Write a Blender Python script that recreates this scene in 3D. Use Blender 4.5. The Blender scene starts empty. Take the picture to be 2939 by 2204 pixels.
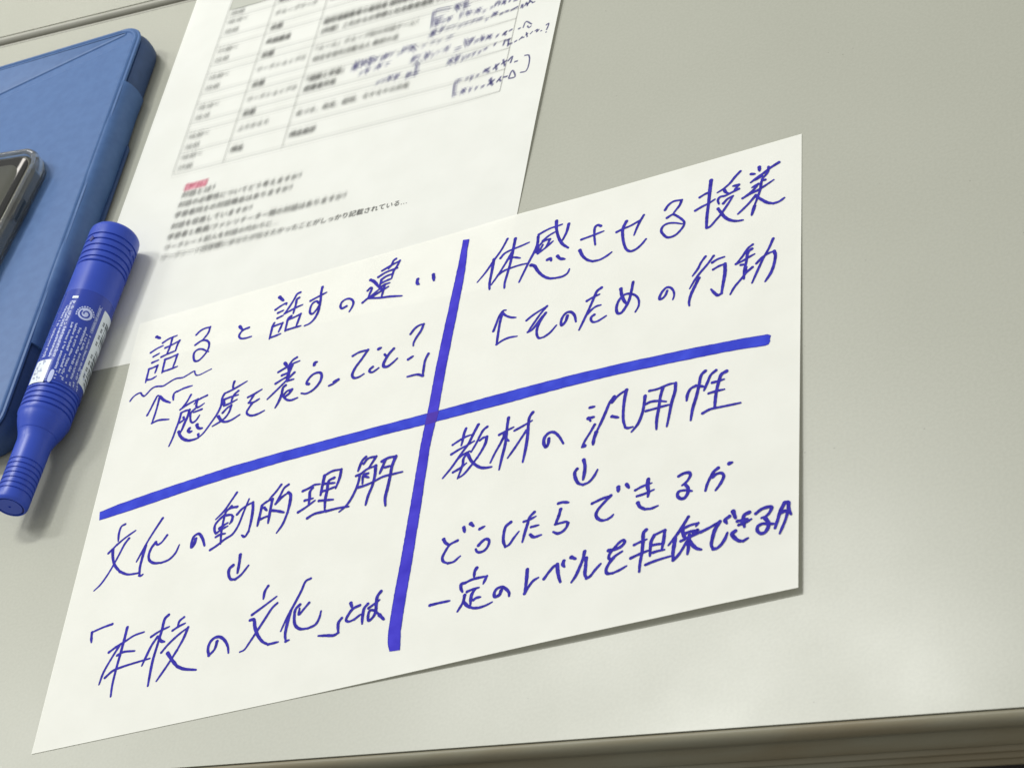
import bpy, bmesh, math, random
import numpy as np
from mathutils import Vector, Matrix

random.seed(7)
rng = np.random.default_rng(7)
S = bpy.context.scene
COL = S.collection

# ------------------------------------------------------------------ camera
W, H = 2939.0, 2204.0                     # photograph's own pixels, used only to measure things
F = 6477.241
CAM = np.array([0.50149535, -0.41369319, 0.54649074])


def rod(r):
    t = np.linalg.norm(r)
    k = r / t
    K = np.array([[0, -k[2], k[1]], [k[2], 0, -k[0]], [-k[1], k[0], 0]])
    return np.eye(3) + math.sin(t) * K + (1 - math.cos(t)) * K @ K


ROT = np.array([[0.894521867, 0.081367646, -0.439556522], [-0.230189295, -0.759064978, -0.608960793], [-0.383201668, 0.645909951, -0.66027026]])
cam_d = bpy.data.cameras.new('camera')
cam = bpy.data.objects.new('camera', cam_d)
COL.objects.link(cam)
M = Matrix.Identity(4)
for i in range(3):
    M[i][0], M[i][1], M[i][2], M[i][3] = ROT[0][i], -ROT[1][i], -ROT[2][i], CAM[i]
cam.matrix_world = M
cam_d.sensor_fit = 'HORIZONTAL'
cam_d.sensor_width = 36.0
cam_d.lens = F * 36.0 / W
cam_d.clip_start, cam_d.clip_end = 0.02, 50
cam_d.dof.use_dof = True
cam_d.dof.focus_distance = 0.86
cam_d.dof.aperture_fstop = 45
S.camera = cam

# ------------------------------------------------------------------ light
wd = bpy.data.worlds.new('World')
S.world = wd
wd.use_nodes = True
bg = wd.node_tree.nodes['Background']
bg.inputs[0].default_value = (0.995, 1.0, 0.965, 1)
bg.inputs[1].default_value = 0.58


def area(name, loc, sx, sy, power, col=(0.995, 1.0, 0.96), target=None, rotz=0):
    d = bpy.data.lights.new(name, 'AREA')
    d.shape = 'RECTANGLE'
    d.size, d.size_y, d.energy, d.color = sx, sy, power, col
    o = bpy.data.objects.new(name, d)
    o.location = loc
    o.rotation_euler = (0, 0, rotz)
    COL.objects.link(o)
    return o


area('ceiling_lamp', (-0.93, 0.72, 2.2), 0.12, 0.42, 15.5)
area('ceiling_lamp', (-2.05, 1.45, 2.2), 0.80, 0.20, 25)
area('ceiling_lamp', (-0.62, 1.43, 2.2), 0.72, 0.20, 42)
area('ceiling_lamp', (-2.4, 3.8, 2.2), 0.8, 0.4, 11, col=(1, 0.95, 0.88))
S.view_settings.view_transform = 'Standard'
S.view_settings.look = 'None'
S.view_settings.exposure = 0.0
S.view_settings.gamma = 1.0
S.view_settings.use_curve_mapping = False
S.cycles.transparent_max_bounces = 48
S.cycles.max_bounces = 12
S.cycles.transmission_bounces = 10


# ------------------------------------------------------------------ helpers
def at(x, y, z=0.0):
    """the world point that the photograph's pixel (x, y) shows, at height z"""
    d = ROT.T @ np.array([x - W / 2, y - H / 2, F])
    return CAM + d * ((z - CAM[2]) / d[2])


def link(o, parent=None):
    COL.objects.link(o)
    if parent is not None:
        o.parent = parent
    return o


def tag(o, label=None, cat=None, group=None, kind=None):
    if label: o['label'] = label
    if cat: o['category'] = cat
    if group: o['group'] = group
    if kind: o['kind'] = kind
    return o


def mesh(name, V, Fc, mat, parent=None, smooth=False):
    me = bpy.data.meshes.new(name)
    me.from_pydata([tuple(float(c) for c in v) for v in V], [], Fc)
    me.update()
    if smooth:
        for p in me.polygons: p.use_smooth = True
    for m in (mat if isinstance(mat, (list, tuple)) else [mat]):
        me.materials.append(m)
    o = bpy.data.objects.new(name, me)
    return link(o, parent)


def from_bm(name, bm, mat, parent=None, smooth=True, angle=40):
    me = bpy.data.meshes.new(name)
    bmesh.ops.recalc_face_normals(bm, faces=bm.faces[:])
    bm.to_mesh(me)
    bm.free()
    for p in me.polygons: p.use_smooth = smooth
    if smooth:
        me.set_sharp_from_angle(angle=math.radians(angle))
    me.materials.append(mat)
    o = bpy.data.objects.new(name, me)
    return link(o, parent)


def empty(name, loc=(0, 0, 0)):
    o = bpy.data.objects.new(name, None)
    o.location = loc
    o.empty_display_size = 0.02
    return link(o)


def mat(name, col, rough=0.5, metal=0.0, spec=0.5, trans=0.0, ior=1.45, coat=0.0):
    m = bpy.data.materials.new(name)
    m.use_nodes = True
    b = m.node_tree.nodes['Principled BSDF']
    b.inputs['Base Color'].default_value = (*col, 1)
    b.inputs['Roughness'].default_value = rough
    b.inputs['Metallic'].default_value = metal
    b.inputs['Specular IOR Level'].default_value = spec
    b.inputs['Transmission Weight'].default_value = trans
    b.inputs['IOR'].default_value = ior
    b.inputs['Coat Weight'].default_value = coat
    return m


def nodes(m):
    nt = m.node_tree
    return nt, nt.nodes, nt.links, nt.nodes['Principled BSDF']


def noise_col(m, c0, c1, scale, detail=4, lo=0.35, hi=0.65, stretch=None, bump=0.0, bscale=None, bdist=0.0002):
    """mottle a material's own colour between two near values and give it a fine grain"""
    nt, N, L, b = nodes(m)
    tc = N.new('ShaderNodeTexCoord')
    mp = N.new('ShaderNodeMapping')
    if stretch: mp.inputs['Scale'].default_value = stretch
    L.new(tc.outputs['Object'], mp.inputs['Vector'])
    n = N.new('ShaderNodeTexNoise')
    n.inputs['Scale'].default_value = scale
    n.inputs['Detail'].default_value = detail
    L.new(mp.outputs[0], n.inputs['Vector'])
    r = N.new('ShaderNodeValToRGB')
    r.color_ramp.elements[0].position, r.color_ramp.elements[1].position = lo, hi
    r.color_ramp.elements[0].color, r.color_ramp.elements[1].color = (*c0, 1), (*c1, 1)
    L.new(n.outputs['Fac'], r.inputs[0])
    L.new(r.outputs[0], b.inputs['Base Color'])
    if bump:
        n2 = N.new('ShaderNodeTexNoise')
        n2.inputs['Scale'].default_value = bscale
        n2.inputs['Detail'].default_value = 3
        L.new(tc.outputs['Object'], n2.inputs['Vector'])
        bp = N.new('ShaderNodeBump')
        bp.inputs['Strength'].default_value = bump
        bp.inputs['Distance'].default_value = bdist
        L.new(n2.outputs['Fac'], bp.inputs['Height'])
        L.new(bp.outputs[0], b.inputs['Normal'])
    return m


# ------------------------------------------------------------------ materials
M_desk = noise_col(mat('desk_laminate', (0.4, 0.4, 0.37), rough=0.315, spec=0.5),
                   (0.340, 0.343, 0.288), (0.362, 0.365, 0.308), 900, bump=0.15, bscale=1400, bdist=0.00004)
nt_, N_, L_, b_ = nodes(M_desk)
nz = N_.new('ShaderNodeTexNoise'); nz.inputs['Scale'].default_value = 14; nz.inputs['Detail'].default_value = 6
tc_d = N_.new('ShaderNodeTexCoord'); L_.new(tc_d.outputs['Object'], nz.inputs['Vector'])
mr = N_.new('ShaderNodeMapRange'); mr.inputs[1].default_value, mr.inputs[2].default_value = 0.3, 0.7
mr.inputs[3].default_value, mr.inputs[4].default_value = 0.295, 0.36
L_.new(nz.outputs['Fac'], mr.inputs[0]); L_.new(mr.outputs[0], b_.inputs['Roughness'])
vo = N_.new('ShaderNodeTexVoronoi'); vo.inputs['Scale'].default_value = 150; L_.new(tc_d.outputs['Object'], vo.inputs['Vector'])
lt = N_.new('ShaderNodeMath'); lt.operation = 'LESS_THAN'; L_.new(vo.outputs['Distance'], lt.inputs[0]); lt.inputs[1].default_value = 0.045
nz2 = N_.new('ShaderNodeTexNoise'); nz2.inputs['Scale'].default_value = 30; L_.new(tc_d.outputs['Object'], nz2.inputs['Vector'])
gt = N_.new('ShaderNodeMath'); gt.operation = 'GREATER_THAN'; L_.new(nz2.outputs['Fac'], gt.inputs[0]); gt.inputs[1].default_value = 0.56
ml = N_.new('ShaderNodeMath'); ml.operation = 'MULTIPLY'; L_.new(lt.outputs[0], ml.inputs[0]); L_.new(gt.outputs[0], ml.inputs[1])
ml2 = N_.new('ShaderNodeMath'); ml2.operation = 'MULTIPLY'; L_.new(ml.outputs[0], ml2.inputs[0]); ml2.inputs[1].default_value = 0.45
mxc = N_.new('ShaderNodeMix'); mxc.data_type = 'RGBA'
L_.new(ml2.outputs[0], mxc.inputs[0])
src = b_.inputs['Base Color'].links[0].from_socket
L_.new(src, mxc.inputs[6]); mxc.inputs[7].default_value = (0.14, 0.13, 0.11, 1)
L_.new(mxc.outputs[2], b_.inputs['Base Color'])
M_mould = noise_col(mat('desk_edge_plastic', (0.2, 0.2, 0.17), rough=0.5),
                    (0.185, 0.155, 0.095), (0.215, 0.203, 0.145), 25, stretch=(0.6, 3, 3), bump=0.3, bscale=900)
M_mould2 = noise_col(mat('desk_edge_grey', (0.3, 0.3, 0.27), rough=0.45),
                     (0.28, 0.275, 0.23), (0.33, 0.325, 0.28), 25, bump=0.2, bscale=900)
M_under = mat('desk_underside', (0.06, 0.055, 0.05), rough=0.7)
M_floor = noise_col(mat('carpet', (0.02, 0.018, 0.017), rough=0.95), (0.015, 0.013, 0.012), (0.03, 0.026, 0.024), 300)
M_steel = mat('steel_leg', (0.35, 0.35, 0.34), rough=0.35, metal=1.0)


def paper_mat(name, c0, c1, tr=0.22):
    m = noise_col(mat(name, c0, rough=0.75, spec=0.18), c0, c1, 55, detail=6, bump=0.2, bscale=2200, bdist=0.00002)
    nt, N, L, b = nodes(m)
    t = N.new('ShaderNodeBsdfTranslucent')
    t.inputs['Color'].default_value = (0.95, 0.93, 0.86, 1)
    mx = N.new('ShaderNodeMixShader')
    mx.inputs[0].default_value = tr
    L.new(b.outputs[0], mx.inputs[1])
    L.new(t.outputs[0], mx.inputs[2])
    L.new(mx.outputs[0], N['Material Output'].inputs[0])
    return m


M_paper = paper_mat('note_paper', (0.865, 0.866, 0.812), (0.895, 0.896, 0.845))
M_paper2 = paper_mat('handout_paper', (0.825, 0.832, 0.792), (0.855, 0.862, 0.825))


def ink(name, col, alpha=1.0, rough=0.6):
    m = mat(name, col, rough=rough, spec=0.25)
    if alpha < 1:
        nt, N, L, b = nodes(m)
        t = N.new('ShaderNodeBsdfTransparent')
        mx = N.new('ShaderNodeMixShader')
        mx.inputs[0].default_value = alpha
        L.new(t.outputs[0], mx.inputs[1])
        L.new(b.outputs[0], mx.inputs[2])
        L.new(mx.outputs[0], N['Material Output'].inputs[0])
    return m


def ink_noise(name, c0, c1, scale=600):
    return noise_col(mat(name, c0, rough=0.75, spec=0.08), c0, c1, scale, lo=0.3, hi=0.7)


M_pen = ink_noise('blue_pen_ink', (0.026, 0.020, 0.26), (0.045, 0.037, 0.38), 500)
M_wideV = ink_noise('violet_blue_marker_ink', (0.042, 0.032, 0.44), (0.066, 0.054, 0.56), 140)
M_wideH = ink_noise('blue_marker_ink', (0.030, 0.042, 0.46), (0.050, 0.072, 0.60), 140)
M_wideE = ink_noise('marker_ink_edge', (0.028, 0.026, 0.32), (0.044, 0.042, 0.44), 300)
M_wideX = ink_noise('doubled_marker_ink', (0.066, 0.033, 0.33), (0.078, 0.04, 0.38), 200)
M_print = ink('printer_toner_soft', (0.05, 0.05, 0.047), 0.125)
M_gridl = ink('printer_rule_soft', (0.14, 0.14, 0.13), 0.06)
M_head = ink('printed_grey_fill', (0.42, 0.43, 0.38))
M_ball = ink('ballpoint_soft', (0.07, 0.065, 0.25), 0.14)
M_pink = ink('pink_highlighter', (0.95, 0.32, 0.46), 0.07)

# ------------------------------------------------------------------ desks, floor
def desk_edge_y(p0, p1):
    s = (p1[1] - p0[1]) / (p1[0] - p0[0])
    return lambda x: p0[1] + s * (x - p0[0])


front = desk_edge_y((0.0623, -0.0180), (0.3640, -0.0550))
backl = desk_edge_y((-0.1401, 0.4468), (-0.0148, 0.4284))
farl = desk_edge_y((-0.1429, 0.4567), (-0.0443, 0.4419))
X0, X1 = -0.55, 1.25
TH = 0.030
# outward u (m) and height z (m) of the edge moulding, from the top surface down
PROFILE = [(0.0002, -0.0007), (0.0006, -0.0001), (0.0016, 0.0), (0.0026, -0.0006), (0.0033, -0.0018), (0.0035, -0.0034),
           (0.0033, -0.0048), (0.0026, -0.0062), (0.0021, -0.0072), (0.0021, -0.0085), (0.0025, -0.0105), (0.0031, -0.0125),
           (0.0034, -0.0142), (0.0033, -0.0148), (0.0022, -0.0153), (0.0022, -0.0176), (0.0030, -0.0182), (0.0031, -0.0190),
           (0.0022, -0.0195), (0.0022, -0.0214), (0.0030, -0.0220), (0.0031, -0.0228), (0.0022, -0.0233), (0.0022, -0.0252),
           (0.0030, -0.0258), (0.0030, -0.0268), (0.0020, -0.0275), (0.0010, -0.0300), (-0.002, -0.0300)]


def extrude_profile(name, fn, sgn, m, parent, x0=X0, x1=X1, nseg=60):
    """sweep PROFILE along the desk edge line fn(x); sgn says to which side is outward (-1: towards -y)"""
    V, Fc = [], []
    xs = np.linspace(x0, x1, nseg + 1)
    n = len(PROFILE)
    for x in xs:
        for u, z in PROFILE:
            V.append((x, fn(x) + sgn * u, z))
    for i in range(nseg):
        for j in range(n - 1):
            a = i * n + j
            q = (a, a + 1, a + n + 1, a + n)
            Fc.append(q if sgn < 0 else q[::-1])
    return mesh(name, V, Fc, m, parent, smooth=True)


def slab(name, outline, z0, z1, m, parent):
    n = len(outline)
    V = [(x, y, z1) for x, y in outline] + [(x, y, z0) for x, y in outline]
    Fc = [tuple(range(n)), tuple(range(2 * n - 1, n - 1, -1))]
    Fc += [(i, n + i, n + (i + 1) % n, (i + 1) % n) for i in range(n)]
    return mesh(name, V, Fc, m, parent)


def leg(parent, x, y):
    bm = bmesh.new()
    bmesh.ops.create_cone(bm, cap_ends=True, segments=20, radius1=0.016, radius2=0.016, depth=0.67,
                          matrix=Matrix.Translation((x, y, -0.365)))
    o = from_bm('leg', bm, M_steel, parent)
    return o


FLOOR_Z = -0.70
tag(mesh('floor', [(-3, -3, FLOOR_Z), (4, -3, FLOOR_Z), (4, 4, FLOOR_Z), (-3, 4, FLOOR_Z)], [(0, 1, 2, 3)], M_floor),
    kind='structure')

near = tag(empty('desk', (0.3, 0.2, FLOOR_Z)), 'pale grey laminate desk under the handwritten sheet, ribbed edge along its front', 'desk')
near_inv = Matrix.Translation((-0.3, -0.2, -FLOOR_Z))


def keep(o, parent):
    """parent o without moving it"""
    o.parent = parent
    o.matrix_parent_inverse = parent.matrix_basis.inverted()
    return o


keep(slab('desk_top', [(X0, front(X0)), (X1, front(X1)), (X1, backl(X1)), (X0, backl(X0))], -TH, 0, M_desk, None), near)
keep(extrude_profile('front_edging', front, -1, M_mould, None), near)
keep(extrude_profile('back_edging', backl, 1, M_mould2, None), near)
for lx in (X0 + 0.12, X1 - 0.12):
    for ly in (front(lx) + 0.06, backl(lx) - 0.06):
        keep(leg(None, lx, ly), near)
far = tag(empty('desk', (0.2, 0.65, FLOOR_Z)), 'second pale desk of which only the grey front edge and a strip show', 'desk')
fx = lambda x: farl(x)
keep(slab('desk_top', [(X0 - .1, fx(X0 - .1)), (X1, fx(X1)), (X1, fx(X1) + 0.44), (X0 - .1, fx(X0 - .1) + 0.44)], -TH, 0, M_desk, None), far)
keep(extrude_profile('front_edging', fx, -1, M_mould2, None, x0=X0 - .1), far)
for lx in (X0 + 0.05, X1 - 0.12):
    for ly in (fx(lx) + 0.06, fx(lx) + 0.38):
        keep(leg(None, lx, ly), far)

# ------------------------------------------------------------------ the two sheets
S2O = np.array([-0.0338, 0.1907])                # handout's lower left corner
S2U = np.array([0.99656, -0.0829]); S2V = np.array([0.0829, 0.99656])


def smooth01(t):
    t = np.clip(t, 0, 1)
    return t * t * (3 - 2 * t)


def s2_uv(x, y):
    d = np.array([x, y]) - S2O
    return d @ S2U, d @ S2V


def z2(x, y):
    u, v = s2_uv(x, y)
    z = 0.00015
    z += 0.0016 * smooth01((0.03 - u) / 0.03) * smooth01((v - 0.03) / 0.06)        # left edge curls up a little
    z += 0.0012 * smooth01((u - 0.17) / 0.04) * smooth01((v - 0.02) / 0.08)        # and the right one
    return z


def z1(x, y):
    z = 0.00022
    u, v = s2_uv(x, y)
    z += 0.00022 * smooth01((v + 0.012) / 0.014) * smooth01((u + 0.012) / 0.012) * smooth01((0.222 - u) / 0.012)
    if u > 0.16: z += 0.0009 * smooth01((u - 0.17) / 0.04) * smooth01((v - 0.01) / 0.05) * smooth01((0.25 - u) / 0.04)
    # the lower edge bows up off the desk towards the right, and the right edge a little
    a = smooth01((x - 0.10) / 0.13) * (1 - 0.45 * smooth01((x - 0.255) / 0.042))
    z += 0.0019 * a * smooth01((0.13 - y) / 0.13)
    z += 0.0009 * smooth01((x - 0.245) / 0.05) * smooth01((0.20 - y) / 0.12)
    return z


def sheet(name, pts2d, nu, nv, zf, m):
    """pts2d: origin, u vector, v vector"""
    o, u, v = pts2d
    V, Fc = [], []
    for j in range(nv + 1):
        for i in range(nu + 1):
            p = o + u * (i / nu) + v * (j / nv)
            V.append((p[0], p[1], zf(p[0], p[1])))
    for j in range(nv):
        for i in range(nu):
            a = j * (nu + 1) + i
            Fc.append((a, a + 1, a + nu + 2, a + nu + 1))
    return mesh(name, V, Fc, m, smooth=True)


Q_TL, Q_TR = at(401.8, 930, 0.0004)[:2], at(2300.3, 383.1, 0.0005)[:2]
Q_BL, Q_BR = at(89.5, 2163, 0.0003)[:2], at(2291.0, 1685.3, 0.0022)[:2]
V, Fc = [], []
NU, NV = 132, 94
for j in range(NV + 1):
    for i in range(NU + 1):
        p = (Q_BL * (1 - i / NU) + Q_BR * (i / NU)) * (1 - j / NV) + (Q_TL * (1 - i / NU) + Q_TR * (i / NU)) * (j / NV)
        V.append((p[0], p[1], z1(p[0], p[1])))
for j in range(NV):
    for i in range(NU):
        a = j * (NU + 1) + i
        Fc.append((a, a + 1, a + NU + 2, a + NU + 1))
note = tag(mesh('note_sheet', V, Fc, M_paper, smooth=True),
           'landscape white sheet with blue handwriting quartered by a thick blue cross', 'paper sheet')
hand = tag(sheet('printed_handout', (S2O, S2U * 0.210, S2V * 0.297), 70, 99, z2, M_paper2),
           'white sheet printed with a timetable, partly under the handwritten sheet', 'printed handout')


# ------------------------------------------------------------------ ribbons of ink
def catmull(P, n=7):
    P = [np.array(p, float) for p in P]
    if len(P) == 2:
        return [P[0] + (P[1] - P[0]) * t for t in np.linspace(0, 1, 6)]
    out = []
    Q = [2 * P[0] - P[1]] + P + [2 * P[-1] - P[-2]]
    for i in range(1, len(Q) - 2):
        p0, p1, p2, p3 = Q[i - 1], Q[i], Q[i + 1], Q[i + 2]
        a = max(np.linalg.norm(p1 - p0), 1e-9) ** 0.5
        b = max(np.linalg.norm(p2 - p1), 1e-9) ** 0.5
        c = max(np.linalg.norm(p3 - p2), 1e-9) ** 0.5
        m1 = (p2 - p1) + b * ((p1 - p0) / a - (p2 - p0) / (a + b))
        m2 = (p2 - p1) + b * ((p3 - p2) / c - (p3 - p1) / (b + c))
        for t in np.linspace(0, 1, n, endpoint=False):
            t2, t3 = t * t, t * t * t
            out.append((2 * t3 - 3 * t2 + 1) * p1 + (t3 - 2 * t2 + t) * m1 + (-2 * t3 + 3 * t2) * p2 + (t3 - t2) * m2)
    out.append(P[-1])
    return out


class Ink:
    def __init__(self): self.V, self.F, self.k = [], [], 0

    def stroke(self, P, r0, zf, lift=0.00006, taper=True, seed=None):
        """P: world xy points along the pen's path; r0: pen radius"""
        n = len(P)
        P = np.array(P)
        seg = np.linalg.norm(np.diff(P, axis=0), axis=1)
        L = np.concatenate([[0], np.cumsum(seg)])
        tot = max(L[-1], 1e-6)
        T = np.gradient(P, axis=0)
        T /= np.maximum(np.linalg.norm(T, axis=1), 1e-9)[:, None]
        Nn = np.stack([-T[:, 1], T[:, 0]], 1)
        ph = random.random() * 6
        base = len(self.V)
        zoff = lift + self.k * 2.2e-6
        self.k += 1
        R = []
        for i in range(n):
            s = L[i] / tot
            r = r0 * (1 + 0.07 * math.sin(ph + s * 7) + 0.05 * math.sin(ph * 2 + L[i] * 2600))
            if taper:
                r *= 1.10 - 0.12 * s + 0.10 * max(0, (0.06 - s) / 0.06) - 0.26 * max(0, (s - 0.72) / 0.28) ** 1.5
            R.append(r)
            for sg in (-1, 1):
                p = P[i] + Nn[i] * r * sg
                self.V.append((p[0], p[1], zf(p[0], p[1]) + zoff + 2.0e-6 * s))
        for i in range(n - 1):
            a = base + 2 * i
            self.F.append((a, a + 2, a + 3, a + 1))
        # round ends
        for i, sg in ((0, -1), (n - 1, 1)):
            arc = []
            for k in range(1, 6):
                th = math.pi * k / 6
                # from the -N side, round the outside, to the +N side
                d = -math.cos(th) * Nn[i] + math.sin(th) * T[i] * sg
                p = P[i] + d * R[i]
                self.V.append((p[0], p[1], zf(p[0], p[1]) + zoff + (2.0e-6 if sg > 0 else 0)))
                arc.append(len(self.V) - 1)
            a = base + 2 * i
            f = [a] + arc + [a + 1]
            self.F.append(tuple(f if sg > 0 else f[::-1]))

    def poly(self, P, zf, lift):
        b = len(self.V)
        for p in P: self.V.append((p[0], p[1], zf(p[0], p[1]) + lift))
        self.F.append(tuple(range(b, b + len(P))))

    def build(self, name, m, parent):
        o = mesh(name, self.V, self.F, m, None)
        return keep(o, parent)


def parse(txt):
    out = []
    for s in txt.replace('\n', ' ').split(';'):
        s = s.strip()
        if not s: continue
        w = 1.0
        if s[0] == 'w':
            w, s = s[1:].split('|')
            w = float(w)
        out.append((w, [tuple(float(c) for c in q.split(',')) for q in s.split()]))
    return out


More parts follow.
